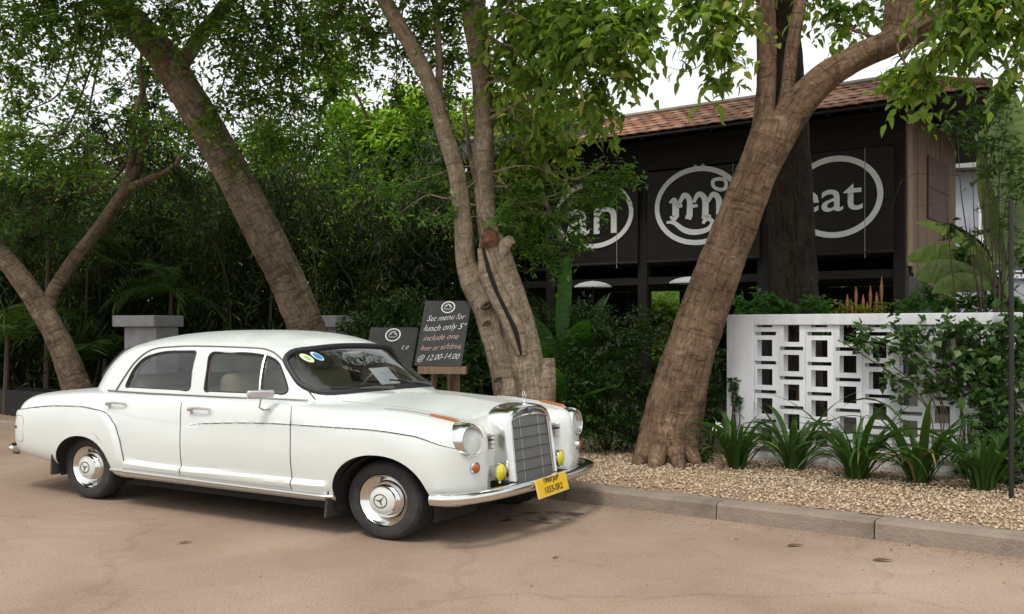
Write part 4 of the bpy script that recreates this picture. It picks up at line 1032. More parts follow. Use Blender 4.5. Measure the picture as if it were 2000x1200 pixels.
for s in (1, -1):
    wheel(0, .665, s); wheel(-2.65, .675, s)
# wheel houses, floor pan, mudflaps
for s in (1, -1):
    for a0 in (.045, -2.585):
        h = MB(); n = 20; R = .352 if a0 > -1 else .325
        vs = []; 
        for b in (.79, .36):
            vs += [C(a0 + R * math.cos(t), b * s, .30 + R * math.sin(t) * (1.0 if a0 > -1 else .93)) for t in np.linspace(-.25, PI + .25, n)]
        vs2 = [C(a0, .36 * s, .30)]
        h.add(vs + vs2, [(k, k + 1, n + k + 1, n + k) for k in range(n - 1)] + [(n + k, n + k + 1, 2 * n) for k in range(n - 1)])
        h.build('wheel_house', under_m, body)
    for (a0, ct, cb, da) in ((-.335, .46, .17, .06), (-2.935, .50, .235, .02)):
        MB().box(C(a0, .715 * s, (ct + cb) / 2), (.022, .25 * KX, ct - cb), M=Matrix.Rotation(math.radians(7 if a0 > -1 else 4), 3, 'Y')).build('mudflap', flap_m, body)
fp = MB(); fp.box(C(-1.3, 0, .285), (KX * 1.75, KX * 1.46, .15)); fp.box(C(.25, 0, .42), (KX * .3, KX * 1.0, .2)); fp.box(C(-3.05, 0, .42), (KX * .75, KX * 1.1, .18)); fp.box(C(-1.4, 0, .33), (KX * 3.4, KX * .70, .24))
fp.build('floor_pan', under_m, body)
va = MB().box(C(.45, 0, .43), (.04, KX * 1.2, .22)).build('valance', paint, body); bevel(va, .015, 2)
ax = MB(); ax.tube(CP([(-2.65, -.6, .31), (-2.65, .6, .31)]), .035); ax.tube(CP([(0, -.6, .29), (0, .6, .29)]), .03); ax.tube(CP([(-.2, .25, .22), (-1.6, .3, .21), (-3.6, .32, .25)]), .028)
ax.build('axle', under_m, body)

# ---- bumpers
def bumper_path(pts, n=70):
    h = spline(pts, n // 2); return np.vstack([h, (h * [1, -1, 1])[::-1][1:]])
def bumper(pts, prof, name):
    P = bumper_path(pts); m = len(P); vs = []; fs = []; q = len(prof)
    T = np.gradient(P * [KX, KX, 1], axis=0)
    for k in range(m):
        t = T[k] / np.linalg.norm(T[k]); nrm = np.array([-t[1], t[0], 0]); nrm /= np.linalg.norm(nrm)
        if np.dot(nrm, (P[k] - [-1.6, 0, 0]) * [KX, KX, 0]) < 0: nrm = -nrm
        for o, z in prof:
            p = P[k] * [KX, KX, 1] + nrm * o + [0, 0, z]; vs.append((p[0], -p[1], p[2]))
    fs = [(k * q + j, k * q + (j + 1) % q, (k + 1) * q + (j + 1) % q, (k + 1) * q + j) for k in range(m - 1) for j in range(q)]
    fs += [tuple(range(q - 1, -1, -1)), tuple(range((m - 1) * q, m * q))]
    return MB().add(vs, fs).build(name, chrome, car, angle=35)
prof = [(o, z * .76) for o, z in [(-.035, -.055), (-.005, -.058), (.018, -.045), (.030, -.02), (.034, .008), (.028, .030), (.012, .046), (-.015, .053), (-.04, .050), (-.045, .0)]]
fb = bumper([(.425, .866, .395), (.49, .85, .395), (.56, .785, .395), (.61, .66, .395), (.65, .42, .395), (.665, 0, .395)], prof, 'bumper')
rb = bumper([(-3.44, .79, .415), (-3.53, .765, .415), (-3.61, .69, .415), (-3.68, .52, .415), (-3.73, .25, .415), (-3.74, 0, .415)], prof, 'bumper')
for s in (1, -1):
    MB().box(C(.52, .3 * s, .41), (.3, .06, .05)).build('bracket', under_m, fb)
    MB().box(C(-3.6, .3 * s, .41), (.3, .06, .05)).build('bracket', under_m, rb)
    # amber side strip / marker on the rear bumper end is only a dark rubber stop
    MB().box(C(-3.47, .775 * s, .425), (.03, .05, .10)).build('bumper_stop', under_m, rb)

# ---- front: headlights, grille, lamps, plate, star
glass_l = glass_mat('lamp_glass', (.93, .94, .94), 1.45, .05)
refl = mat('reflector', (.50, .50, .48), .28, 1.0)
def rotM(a, b, c, yaw=0.0, pitch=0.0):       # local z -> forward
    return Matrix.Translation(Vector(C(a, b, c))) @ Matrix.Rotation(-yaw, 4, 'Z') @ Matrix.Rotation(pitch, 4, 'Y') @ Matrix(((0, 0, 1, 0), (1, 0, 0, 0), (0, 1, 0, 0), (0, 0, 0, 1)))
for s in (1, -1):
    M = rotM(.505, .628 * s, .768, 0.10 * s, -math.radians(4))
    hl = empty('headlight', (0, 0, 0), parent=car)
    MB().lathe([(.130, -.16), (.129, -.04), (.126, .0), (.118, .035), (.106, .052), (.098, .050), (.094, .040)], n=40, M=M, sx=1.08).build('chrome_ring', chrome, hl, angle=60)
    MB().lathe([(.001, -.05), (.03, -.045), (.06, -.025), (.085, .01), (.096, .041)], n=32, M=M, sx=1.08).build('reflector', refl, hl)
    MB().lathe([(.095, .042), (.075, .058), (.045, .068), (.001, .072)], n=32, M=M, sx=1.08).build('lens', glass_l, hl)
    MB().lathe([(.02, -.04), (.02, .0), (.001, .012)], n=12, M=M).build('bulb', mat('bulb', (.8, .8, .75), .2), hl)
    # amber indicator on a chrome spear along the wing top
    sg = empty('indicator', (0, 0, 0), parent=car)
    P = [(a, .63 * s, top_c(a, .63) + .006) for a in np.linspace(-.08, .46, 24)]
    MB().tube(CP(P), np.interp(np.linspace(0, 1, 24), [0, .25, .65, 1], [.003, .008, .011, .008]), n=8).build('chrome_spear', dull, sg)
    P = [(a, .63 * s, top_c(min(a, .45), .63) + .012) for a in np.linspace(.25, .45, 12)]
    MB().tube(CP(P), [.007] + [.0125] * 10 + [.008], n=10).build('amber_lens', mat('amber_lens', (.34, .10, .012), .3, coat=.4), sg)
    # round orange side repeater
    b0 = .622; M2 = rotM(.553, b0 * s, .585, .35 * s)
    MB().lathe([(.040, -.03), (.040, .008), (.034, .014)], n=24, M=M2).build('repeater_bezel', dull, sg)
    MB().lathe([(.033, .010), (.026, .022), (.001, .027)], n=24, M=M2).build('repeater_lens', mat('amber_dark', (.38, .10, .012), .3, coat=.5), sg)
    # yellow fog lamp
    fg = empty('fog_lamp', (0, 0, 0), parent=car)
    M3 = rotM(.555, .362 * s, .513, .05 * s)
    MB().lathe([(.001, -.09), (.036, -.085), (.062, -.042), (.069, .0), (.066, .012)], n=28, M=M3).build('shell', chrome, fg)
    MB().lathe([(.064, .008), (.050, .022), (.001, .029)], n=28, M=M3).build('yellow_lens', mat('yellow_lens', (.72, .62, .01), .12, coat=.8), fg)
    MB().tube(CP([(.545, .37 * s, .48), (.56, .37 * s, .435)]), .010).build('stem', dull, fg)
    # chrome air-intake bars between grille and headlight
    vt = empty('air_intake', (0, 0, 0), parent=car)
    for k, c in enumerate((.775, .745, .715, .685)):
        MB().box(C(.495, (.425 + .004 * k) * s, c), (.05, .15, .009), rz=-.10 * s).build('bar', chrome if k != 1 else under_m, vt)
    MB().box(C(.472, .425 * s, .735), (.045, .16, .10), rz=-.10 * s).build('duct', mat('duct_paint', (.35, .35, .31), .5), vt)
# grille: chrome shell, mesh and bars
gr = empty('grille', (0, 0, 0), parent=car)
gl = [(.278, .405), (.276, .56), (.273, .70), (.268, .82), (.258, .875), (.230, .925), (.178, .955), (.10, .972), (0, .978)]
gl = [(b, c) for b, c in gl]; full = gl + [(-b, c) for b, c in gl[::-1][1:]]
def ga(c): return .575 - .055 * (c - .44) / .55
rings = []
for off, inset in ((-.13, .0), (-.02, .0), (.012, .010), (.022, .026), (.016, .040), (-.012, .046)):
    rings.append([C(ga(c) + off, b * (1 - inset / .255), c - inset * (1.0 if c > .8 else .0) * max(0, (c - .77) / .2)) for b, c in full])
vs = [p for r in rings for p in r]; m = len(full)
MB().add(vs, [(k * m + j, k * m + j + 1, (k + 1) * m + j + 1, (k + 1) * m + j) for k in range(len(rings) - 1) for j in range(m - 1)]).build('shell', chrome, gr, angle=50)
inn = [(b * .82, c - .046 * max(0, (c - .77) / .2)) for b, c in full]
gm = bpy.data.materials.new('grille_mesh'); gm.use_nodes = True
_N, _L = gm.node_tree.nodes, gm.node_tree.links; _b = _N['Principled BSDF']; _b.inputs['Metallic'].default_value = .75; _b.inputs['Roughness'].default_value = .42
_tc = _N.new('ShaderNodeTexCoord'); _ck = _N.new('ShaderNodeTexChecker'); _ck.inputs['Scale'].default_value = 170
_ck.inputs['Color1'].default_value = (.42, .42, .41, 1); _ck.inputs['Color2'].default_value = (.16, .16, .16, 1)
_L.new(_tc.outputs['Object'], _ck.inputs['Vector']); _L.new(_ck.outputs['Color'], _b.inputs['Base Color'])
n = len(inn)
vs = [C(ga(c) + .0, b, c) for b, c in inn] + [C(ga(.7), 0, .7)]
MB().add(vs, [(j, j + 1, n) for j in range(n - 1)] + [(n - 1, 0, n)]).build('mesh_panel', gm, gr)
for c in (.49, .57, .65, .73, .81):
    MB().tube(CP([(ga(c) + .006, b, c) for b in np.linspace(-.222, .222, 9)]), .0055, n=6).build('cross_bar', mat('bar_dark', (.10, .10, .10), .4, .6), gr)
for b in (-.11, .11):
    MB().tube(CP([(ga(c) + .003, b, c) for c in np.linspace(.42, .90, 7)]), .0022, n=5).build('upright_bar', dull, gr)
for s in (1, -1):
    MB().tube(CP([(ga(c) + .01, (.224 - .02 * (c - .44)) * s, c) for c in np.linspace(.42, .875, 10)]), .006, n=6).build('bright_rim', chrome, gr)
MB().tube(CP([(ga(.87) + .012, b, .87 + .03 * (1 - (b / .23) ** 2)) for b in np.linspace(-.23, .23, 11)]), .007, n=6).build('bright_rim', chrome, gr)
bd = MB(); Mb = rotM(ga(.93) + .024, 0, .93)
bd.lathe([(.026, -.004), (.026, .003), (.020, .006), (.001, .007)], n=24, M=Mb).build('badge', mat('badge_blue', (.20, .22, .26), .3, .7), gr)
orn = empty('bonnet_star', (0, 0, 0), parent=car)
o0 = .505
MB().lathe([(.034, 0), (.030, .010), (.016, .018), (.008, .026), (.005, .036), (.004, .05)], n=16, M=Matrix.Translation(Vector(C(o0, 0, .968)))).build('stem', chrome, orn)
sm = MB(); cz = 1.046
sm.tube([np.array(C(o0, .026 * math.cos(t) / KX * 1.1, cz + .028 * math.sin(t))) for t in np.linspace(0, 2 * PI, 26)], .0035, n=6)
for k in range(3):
    t = PI / 2 + k * 2 * PI / 3
    sm.tube([np.array(C(o0, 0, cz)), np.array(C(o0, .025 * math.cos(t) / KX * 1.1, cz + .027 * math.sin(t)))], [.006, .002], n=5)
sm.build('star_ring', chrome, orn)
# number plate
pl = empty('number_plate', (0, 0, 0), parent=car)
PM = Matrix.Translation(Vector(C(.70, .005, .375))) @ Matrix.Rotation(math.radians(1.5), 4, 'X') @ Matrix.Rotation(-math.radians(14), 4, 'Y') @ Matrix(((0, 0, 1, 0), (1, 0, 0, 0), (0, 1, 0, 0), (0, 0, 0, 1)))
pw, ph = .47, .140
def plate_box(w, h, z0, z1, m, name):
    b_ = MB()
    vs = [PM @ Vector((x, y, z)) for z in (z0, z1) for x, y in ((-w / 2, -h / 2), (w / 2, -h / 2), (w / 2, h / 2), (-w / 2, h / 2))]
    return b_.add(vs, [(3, 2, 1, 0), (4, 5, 6, 7), (0, 1, 5, 4), (1, 2, 6, 5), (2, 3, 7, 6), (3, 0, 4, 7)]).build(name, m, pl, smooth=False)
plate_box(pw, ph, 0, .006, mat('plate_edge', (.85, .62, .28), .5), 'plate_border')
plate_box(pw - .014, ph - .012, .0062, .0075, mat('plate_yellow', (.80, .50, .015), .45), 'plate_face')
ink = mat('plate_ink', (.05, .035, .012), .6)
def plate_text(s, size, x, y, sx=1.0, off=.0):
    me = text_mesh(s, size, offset=off)
    for v in me.vertices: v.co = PM @ Vector((v.co.x * sx + x, v.co.y + y, .0095))
    link_mesh('lettering', me, ink, pl)
plate_text('1033-SR2', .066, 0, -.026, 1.12, .0014)
plate_text('.', .06, -.165, .02); plate_text('.', .06, .165, .02); plate_text('.', .05, .0, .016)
def stroke_text(strokes, x0, y0, sc, r, parent_M, z, name, m, par, sx=1.0):
    q = MB()
    for st_ in strokes:
        P = spline(st_, max(6, len(st_) * 4)) if len(st_) > 2 else np.array(st_, float)
        T = np.gradient(P, axis=0); nn = np.column_stack([-T[:, 1], T[:, 0]]); nn /= np.linalg.norm(nn, axis=1)[:, None] + 1e-9
        A = P + nn * r; Bq = P - nn * r; k = len(P)
        vs = [parent_M @ Vector((x0 + p[0] * sc * sx, y0 + p[1] * sc, z)) for p in A] + [parent_M @ Vector((x0 + p[0] * sc * sx, y0 + p[1] * sc, z)) for p in Bq]
        q.add(vs, [(i, i + 1, k + i + 1, k + i) for i in range(k - 1)])
    return q.build(name, m, par, smooth=False)
kh = [[(0, .1), (0, .8), (.25, 1), (.4, .8), (.4, 0)], [(.6, 0), (.55, .6), (.75, 1), (.95, .7), (.95, 0)], [(.6, .5), (.8, .55)], [(1.2, .9), (1.2, .1), (1.45, .1), (1.5, .8)], [(1.2, .9), (1.5, .95)],
      [(1.75, 0), (1.75, .8), (1.95, 1), (2.1, .7)], [(2.05, 0), (2.3, .1), (2.3, .9)], [(2.6, .9), (2.55, .1), (2.8, 0), (2.95, .4), (2.95, 1)], [(3.2, 0), (3.2, .9), (3.45, 1), (3.55, .6), (3.3, .5)], [(.1, -.25), (.35, -.3)], [(2.0, -.25), (2.3, -.3)]]
stroke_text(kh, -.115, .030, .034, .09, PM, .0096, 'lettering', ink, pl, 1.85)

# ---- wipers, mirrors, cabin
def wp(b, c, o=.035): return (gh_a(b, c) + o, b, c)
for (b0, c0, b1, c1) in ((.10, 1.068, .52, 1.085), (-.37, 1.068, .04, 1.125)):
    w = empty('wiper', (0, 0, 0), parent=wsc)
    MB().tube(CP([wp(b0, c0, .05), wp(b0 * .6 + b1 * .4, c0 * .6 + c1 * .4 + .006, .055), wp(b0 * .35 + b1 * .65, c0 * .35 + c1 * .65, .045)]), [.012, .009, .006], n=6).build('arm', mat('wiper_grey', (.12, .12, .12), .5, .5), w)
    MB().tube(CP([wp(b0 * (1 - t) + b1 * t, c0 * (1 - t) + c1 * t, .03) for t in np.linspace(.22, 1, 8)]), .0075, n=6).build('blade', rubber, w)
mr = empty('wing_mirror', (0, 0, 0), parent=doors['doorf', 1])
MB().tube(CP([(-.80, .825, .935), (-.80, .875, .93), (-.815, .90, .955), (-.795, .905, 1.03)]), .0075, n=8).build('stem', chrome, mr)
mh = MB().box(C(-.80, .905, 1.055), (.055, .20, .066), rz=math.radians(-28)).build('head', mat('mirror_metal', (.62, .60, .62), .25, .9), mr); bevel(mh, .014, 3)
seat_m = mat('seat_vinyl', (.40, .35, .26), .6, col2=(.30, .26, .19), scale=5)
def cushion(name, c, s, rz=0, par=None):
    o = MB().box(c, s, rz=rz).build(name, seat_m, par); bevel(o, min(s) * .42, 4); return o
for a0, n_ in ((-1.38, 'bench_seat'), (-2.25, 'bench_seat')):
    se = empty(n_, (0, 0, 0), parent=car)
    cushion('cushion', C(a0 + .22, 0, .60), (.62, 1.62, .2), par=se)
    if a0 > -2:
        for q in (-.31, .31):
            bk = cushion('backrest', C(a0 - .05, q, .90), (.2, .74, .56), par=se)
            cushion('headrest', C(a0 - .09, q, 1.255), (.13, .34, .18), par=se)
    else: cushion('backrest', C(a0 - .08, 0, .85), (.22, 1.62, .55), par=se)
MB().box(C(-2.62, 0, 1.005), (.40, 1.2, .03)).build('parcel_shelf', mat('shelf_tan', (.30, .22, .13), .8), car)
ds = MB().box(C(-.80, 0, .985), (.30, 1.36, .13)).build('dashboard', mat('dash_dark', (.045, .042, .038), .5), car); bevel(ds, .04, 3)
sw = empty('steering_wheel', (0, 0, 0), parent=car)
SM = Matrix.Translation(Vector(C(-.92, -.36, 1.02))) @ Matrix.Rotation(-math.radians(62), 4, 'Y')
MB().tube([SM @ Vector((.2 * math.cos(t), .235 * math.sin(t), 0)) for t in np.linspace(0, 2 * PI, 40)], .012, n=8).build('rim', mat('wheel_cream', (.42, .38, .28), .4), sw)
sp = MB(); sp.tube([SM @ Vector((-.19, 0, 0)), SM @ Vector((.19, 0, 0))], .011); sp.tube([SM @ Vector((0, -.22, 0)), SM @ Vector((0, .22, 0))], .011); sp.build('spoke', mat('wheel_cream', (.42, .38, .28), .4), sw)
rm = empty('cabin_mirror', (0, 0, 0), parent=car)
MB().tube(CP([(gh_a(0, 1.395) - .03, 0, 1.39), (gh_a(0, 1.38) - .02, 0, 1.345)]), .007).build('stem', dull, rm)
o = MB().box(C(gh_a(0, 1.38) - .005, 0, 1.325), (.035, .25, .055)).build('head', mat('mirror_back', (.40, .42, .38), .5), rm); bevel(o, .015, 3)
# sheet of paper on the dashboard
PPM = [C(-.63, -.04, 1.075), C(-.63, -.25, 1.075), C(-.76, -.27, 1.205), C(-.76, -.06, 1.205)]
PPM2 = [(p[0] - .004, p[1], p[2] + .004) for p in PPM]
pp = MB().add(PPM + PPM2, [(0, 1, 2, 3), (7, 6, 5, 4), (0, 4, 5, 1), (1, 5, 6, 2), (2, 6, 7, 3), (3, 7, 4, 0)]).build('paper_notice', mat('paper_white', (.78, .80, .86), .8, col2=(.58, .62, .78), scale=9, ramp=(.5, .6)), car, smooth=False)
# ================================================================== vegetation
def unit(a): return a / (np.linalg.norm(a, axis=-1, keepdims=True) + 1e-9)
def leaf_arrays(P, D, Nn, L, Wd, fold=.18, fine=False):
    S = unit(np.cross(D, Nn)); Nn = unit(np.cross(S, D)); L = np.asarray(L)[:, None]; Wd = np.asarray(Wd)[:, None]; n = len(P)
    if fine:                                   # ovate blade, arched, with a drawn-out tip
        a, b = P + D * L * .30, P + D * L * .66 - Nn * L * .05; tip = P + D * L - Nn * L * .17
        V = np.stack([P, a + S * Wd * .5 + Nn * Wd * fold, b + S * Wd * .36 + Nn * Wd * fold * .7, tip, b - S * Wd * .36 + Nn * Wd * fold * .7, a - S * Wd * .5 + Nn * Wd * fold], 1).reshape(-1, 3)
        F = np.array([[0, 1, 5], [1, 2, 5], [2, 4, 5], [2, 3, 4]]); return V, (F[None] + (np.arange(n) * 6)[:, None, None]).reshape(-1, 3)
    tip = P + D * L - Nn * L * .10; mid = P + D * L * .42
    V = np.stack([P, mid + S * Wd / 2 + Nn * Wd * fold, tip, mid - S * Wd / 2 + Nn * Wd * fold], 1).reshape(-1, 3)
    F = np.array([[0, 1, 2], [0, 2, 3]]); F = (F[None] + (np.arange(n) * 4)[:, None, None]).reshape(-1, 3)
    return V, F
def spray_leaves(r, O, D, SL, nleaf, ll, lw, droop=.3, pinn=.8, jit=.35, hang=.12):
    """O, D: spray origins and directions; leaflets along each spray, alternately left and right"""
    n = len(O); t = (np.arange(nleaf) + .6) / nleaf; SL = np.broadcast_to(SL, (n,))
    Dn = unit(D); pos = O[:, None] + Dn[:, None] * (SL[:, None] * t)[..., None]
    pos[..., 2] -= droop * SL[:, None] * t[None] ** 2
    tan = np.repeat(Dn[:, None], nleaf, 1).copy(); tan[..., 2] -= 2 * droop * t[None] * .8; tan = unit(tan)
    side = unit(np.cross(tan, np.array([0, 0, 1.0]) + .35 * r.standard_normal((n, 1, 3)))); sg = np.where(np.arange(nleaf) % 2 == 0, 1, -1)[None, :, None]
    ld = unit(tan * (1.15 - pinn) + side * sg * pinn + jit * r.standard_normal((n, nleaf, 3)) + np.array([0, 0, -hang]))
    nn = unit(np.array([0, 0, 1.0]) + .45 * r.standard_normal((n, nleaf, 3)))
    N = n * nleaf
    return pos.reshape(N, 3), ld.reshape(N, 3), nn.reshape(N, 3), ll * r.uniform(.65, 1.2, N), lw * r.uniform(.7, 1.2, N)
def blob_sprays(r, blobs, dens, SLm):
    O, D = [], []
    for b in blobs:
        c = np.asarray(b[0], float); rad = np.broadcast_to(np.asarray(b[1], float), (3,)); k = b[2] if len(b) > 2 else 1.0
        n = max(6, int(dens * k * (rad[0] * rad[1] * rad[2]) ** (2 / 3)))
        d = unit(r.standard_normal((n, 3))); rr = r.random(n) ** .45
        lump = 1 + .22 * np.sin(d[:, :1] * 5 + c[0] * 3) * np.sin(d[:, 1:2] * 6 + c[1]) * np.sin(d[:, 2:] * 5 + c[2] * 2)
        O.append(c + d * rad * rr[:, None] * lump - d * SLm * .5)
        D.append(unit(d + .55 * r.standard_normal((n, 3)) + np.array([0, 0, .1])))
    return np.vstack(O), np.vstack(D)
def foliage(name, parent, blobs, m, ll=.11, lw=.05, SLm=.34, nleaf=9, dens=420, seed=1, droop=.3, pinn=.8, fine=False, hang=.12, twig=None):
    r = np.random.default_rng(seed); O, D = blob_sprays(r, blobs, dens, SLm)
    P, Dd, Nn, L, Wd = spray_leaves(r, O, D, SLm * r.uniform(.6, 1.25, len(O)), nleaf, ll, lw, droop, pinn, hang=hang)
    if parent is not None: P = P - np.array(parent.location)[None]
    V, F = leaf_arrays(P, Dd, Nn, L, Wd, fine=fine)
    if twig is not None:                        # the stalk of every spray: a thin three-sided spike
        Pq = P.reshape(len(O), nleaf, 3); a, b, c = Pq[:, 0], Pq[:, nleaf // 2], Pq[:, -1]; w = .0035 + .002 * r.random((len(O), 1)); e = unit(np.cross(b - a, np.array([0.3, .2, 1.0]))) * w
        a = a - unit(b - a) * SLm * .3; TV = np.stack([a - e, a + e, b + e * .7, b - e * .7, c], 1).reshape(-1, 3); TF = np.array([[0, 1, 2], [0, 2, 3], [3, 2, 4]]); TF = (TF[None] + (np.arange(len(O)) * 5)[:, None, None]).reshape(-1, 3)
        link_mesh('twigs', tri_mesh('twigs', TV, TF), twig, parent)['kind'] = 'stuff'
    return link_mesh(name, tri_mesh(name, V, F), m, parent)

bark_r = bark_mat('bark_brown', (.300, .205, .135), (.215, .143, .094), (.120, .078, .051), .62, .7, (.33, .26, .19))
bark_l = bark_mat('bark_grey', (.235, .180, .125), (.165, .125, .088), (.085, .064, .046), .7, .6, (.26, .215, .165))
bark_m = bark_mat('bark_pale', (.370, .300, .220), (.270, .212, .152), (.150, .115, .082), .45, .5, (.42, .36, .28))
bark_d = bark_mat('bark_dark', (.060, .046, .035), (.040, .031, .024), (.020, .016, .012), .3, 1.3)
twig_m = mat('twig_brown', (.06, .042, .026), .8)
from mathutils import noise as mnoise
def limb(q, pts, seed=0, n=18, rough=.07, sub=7, base=None, k=1.0):
    """pts: (px, py, Y, radius_px) along the limb; adds an uneven tapering limb to q (world minus base)"""
    r = np.random.default_rng(seed); n = int(n * 1.7); sub = int(sub * 1.8)
    A = np.array([np.append(at(p[0], p[1], p[2]), k * p[3] / FPX * p[2]) for p in pts]); S = spline(A, len(A) * sub)
    P, R = S[:, :3], np.maximum(S[:, 3], .004); m = len(P)
    if base is not None: P = P - np.array(base)[None]
    T = np.gradient(P, axis=0); x, y, _ = frame_of(T[0]); vs = []; bk = []
    ph = r.uniform(0, 6.28, 8); s = np.concatenate([[0], np.cumsum(np.linalg.norm(np.diff(P, axis=0), axis=1))])
    for i in range(m):
        t = T[i] / (np.linalg.norm(T[i]) + 1e-9); x = x - t * np.dot(x, t); x /= np.linalg.norm(x); y = np.cross(t, x)
        for j in range(n):
            an = 2 * PI * j / n; ca, sa = math.cos(an), math.sin(an)
            w = 1 + rough * (math.sin(2 * an + ph[0] + s[i] * 1.3) + .6 * math.sin(3 * an + ph[1] - s[i] * 2.1) + .4 * math.sin(5 * an + ph[2] + s[i] * 3))
            if R[i] > .05:
                pv = Vector((ca * R[i] * 7 + seed * 3.1, sa * R[i] * 7, s[i] * 5)); w += .045 * mnoise.noise(pv) + .03 * mnoise.noise(pv * 2.7) + .014 * mnoise.noise(pv * 6.5)
            vs.append(P[i] + R[i] * w * (ca * x + sa * y)); bk.append((ca * R[i] + seed * 1.7, sa * R[i], s[i]))
    n0 = len(q.v)
    q.add(vs, [(i * n + j, i * n + (j + 1) % n, (i + 1) * n + (j + 1) % n, (i + 1) * n + j) for i in range(m - 1) for j in range(n)] + [tuple(range(n - 1, -1, -1)), tuple(range((m - 1) * n, m * n))])
    for i, b_ in enumerate(bk): q.bk[n0 + i] = b_
def twigs(q, start, ends, r0, base, seed=0, jit=1.0):
    """boughs from a limb (one point or several points along it) out to each leaf mass"""
    r = np.random.default_rng(seed); S = np.atleast_2d(np.array(start, float))
    for e in ends:
        e = np.array(e, float); d = np.linalg.norm(S - e, axis=1) * r.uniform(.75, 1.3, len(S)); s = S[int(np.argmin(d))]
        if len(S) > 1: k = int(np.argmin(d)); k2 = min(len(S) - 1, k + 1); s = S[k] + (S[k2] - S[k]) * r.random()
        l = np.linalg.norm(e - s); p1 = s + (e - s) * .35 + r.standard_normal(3) * .11 * l * jit + [0, 0, .08 * l * jit]; p2 = s + (e - s) * .7 + r.standard_normal(3) * .08 * l * jit + [0, 0, .05 * l * jit]
        P = spline([s, p1, p2, e], 14) - np.array(base); rr = min(r0, .012 + .02 * l)
        q.tube(P, np.linspace(rr, rr * .18, 14), n=6)
        for _ in range(2):
            k = int(r.integers(5, 12)); b = P[k] + r.standard_normal(3) * .2 * l * jit; q.tube(spline([P[k], (P[k] + b) / 2 + r.standard_normal(3) * .04 * l, b], 6), np.linspace(rr * .4, rr * .08, 6), n=5)
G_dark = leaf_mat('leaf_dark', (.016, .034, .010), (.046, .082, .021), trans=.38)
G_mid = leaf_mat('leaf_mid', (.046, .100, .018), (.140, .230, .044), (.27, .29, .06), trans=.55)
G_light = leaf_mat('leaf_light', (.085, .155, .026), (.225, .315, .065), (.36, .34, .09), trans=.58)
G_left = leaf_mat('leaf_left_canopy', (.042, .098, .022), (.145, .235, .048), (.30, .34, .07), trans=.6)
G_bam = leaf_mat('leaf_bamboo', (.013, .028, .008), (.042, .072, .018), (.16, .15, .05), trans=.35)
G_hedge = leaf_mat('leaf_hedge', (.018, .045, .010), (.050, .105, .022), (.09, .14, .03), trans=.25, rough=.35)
G_strap = leaf_mat('leaf_strap', (.020, .058, .010), (.050, .105, .020), trans=.30, rough=.38)
G_broad = leaf_mat('leaf_broad', (.030, .105, .015), (.065, .16, .028), trans=.45, rough=.35); G_pad = leaf_mat('leaf_paddle', (.026, .085, .014), (.062, .15, .028), trans=.45, rough=.35, vein=(30, 3, 30))
G_ban = leaf_mat('leaf_banana', (.13, .19, .075), (.28, .34, .17), trans=.4, rough=.4, vein=(26, 2.5, 26))

def tree(name, label, foot, group=None):
    return empty(name, (foot[0], foot[1], .12), 0, label, 'tree', group)

# ---- right-hand tree: thick brown trunk forking over the house
f_ = at(1303, 900, 10.18); t = tree('street_tree', 'thick brown trunk leaning right and forking before the house', f_, 'trees along the verge'); b0 = np.array(t.location)
q = MB()
limb(q, [(1299, 930, 10.2, 72.5), (1303, 895, 10.2, 64.7), (1312, 830, 10.18, 57.0), (1326, 765, 10.15, 53.4), (1347, 690, 10.1, 46.5), (1388, 570, 10.05, 44.6), (1432, 455, 10.0, 41.5), (1475, 345, 9.95, 39.9), (1505, 270, 9.92, 42.3), (1520, 225, 9.9, 35.1)], 1, 26, .035, 9, b0)
limb(q, [(1478, 310, 9.95, 27.2), (1492, 235, 9.92, 21.6), (1497, 160, 9.9, 19.2), (1497, 80, 9.88, 19.2), (1494, 0, 9.85, 17.6), (1470, -160, 9.8, 14.3), (1420, -330, 9.6, 9.6)], 2, 16, .04, 8, b0)
limb(q, [(1515, 290, 9.98, 20.7), (1536, 190, 9.98, 14.3), (1546, 100, 9.98, 13.6), (1562, 10, 9.98, 12.7), (1590, -140, 9.9, 11.2)], 3, 14, .04, 8, b0)
limb(q, [(1500, 310, 9.92, 31.9), (1545, 225, 9.88, 33.5), (1600, 160, 9.8, 30.3), (1665, 117, 9.72, 27.2), (1735, 85, 9.65, 26.3), (1790, 62, 9.6, 24.7), (1850, 20, 9.5, 20.7), (1960, -60, 9.3, 16.0)], 4, 18, .04, 8, b0)
limb(q, [(1745, 90, 9.65, 23.9), (1765, 30, 9.66, 36.7), (1770, -30, 9.7, 33.5), (1740, -160, 9.8, 27.2)], 5, 18, .06, 8, b0)
for k_, (dx, dy) in enumerate(((-70, 22), (-30, 40), (30, 42), (72, 24), (60, -8), (-66, -6))):
    limb(q, [(1304 + dx * .35, 850, 10.15, 26), (1303 + dx * .72, 893 + dy * .22, 10.15 - dy * .010, 15), (1303 + dx * .95, 908 + dy * .36, 10.12 - dy * .014, 6)], 60 + k_, 10, .08, 5, b0)
trunk_r = q.build('trunk', bark_r, t, angle=60)
RB = [(at(1345, 15, 8.6), .24), (at(1385, 75, 8.7), .26), (at(1425, 110, 8.8), .22), (at(1405, 160, 8.8), .11), (at(1400, -20, 8.6), .36), (at(1440, 40, 8.9), .26), (at(1580, -20, 10.4), .36, .8), (at(1630, 50, 10.4), .30, .7),
      (at(1690, 20, 10.4), .3, .7), (at(1770, 140, 9.2), .20), (at(1815, 150, 9.1), .22), (at(1850, 90, 8.8), .32), (at(1890, 50, 8.6), .30), (at(1930, 20, 8.5), .36), (at(1990, 60, 8.6), .28), (at(1960, -20, 8.4), .4), (at(1740, 160, 9.4), .10), (at(1790, 175, 9.2), .10),
      (at(1995, 120, 8.8), .14), (at(1860, -10, 8.4), .4)]
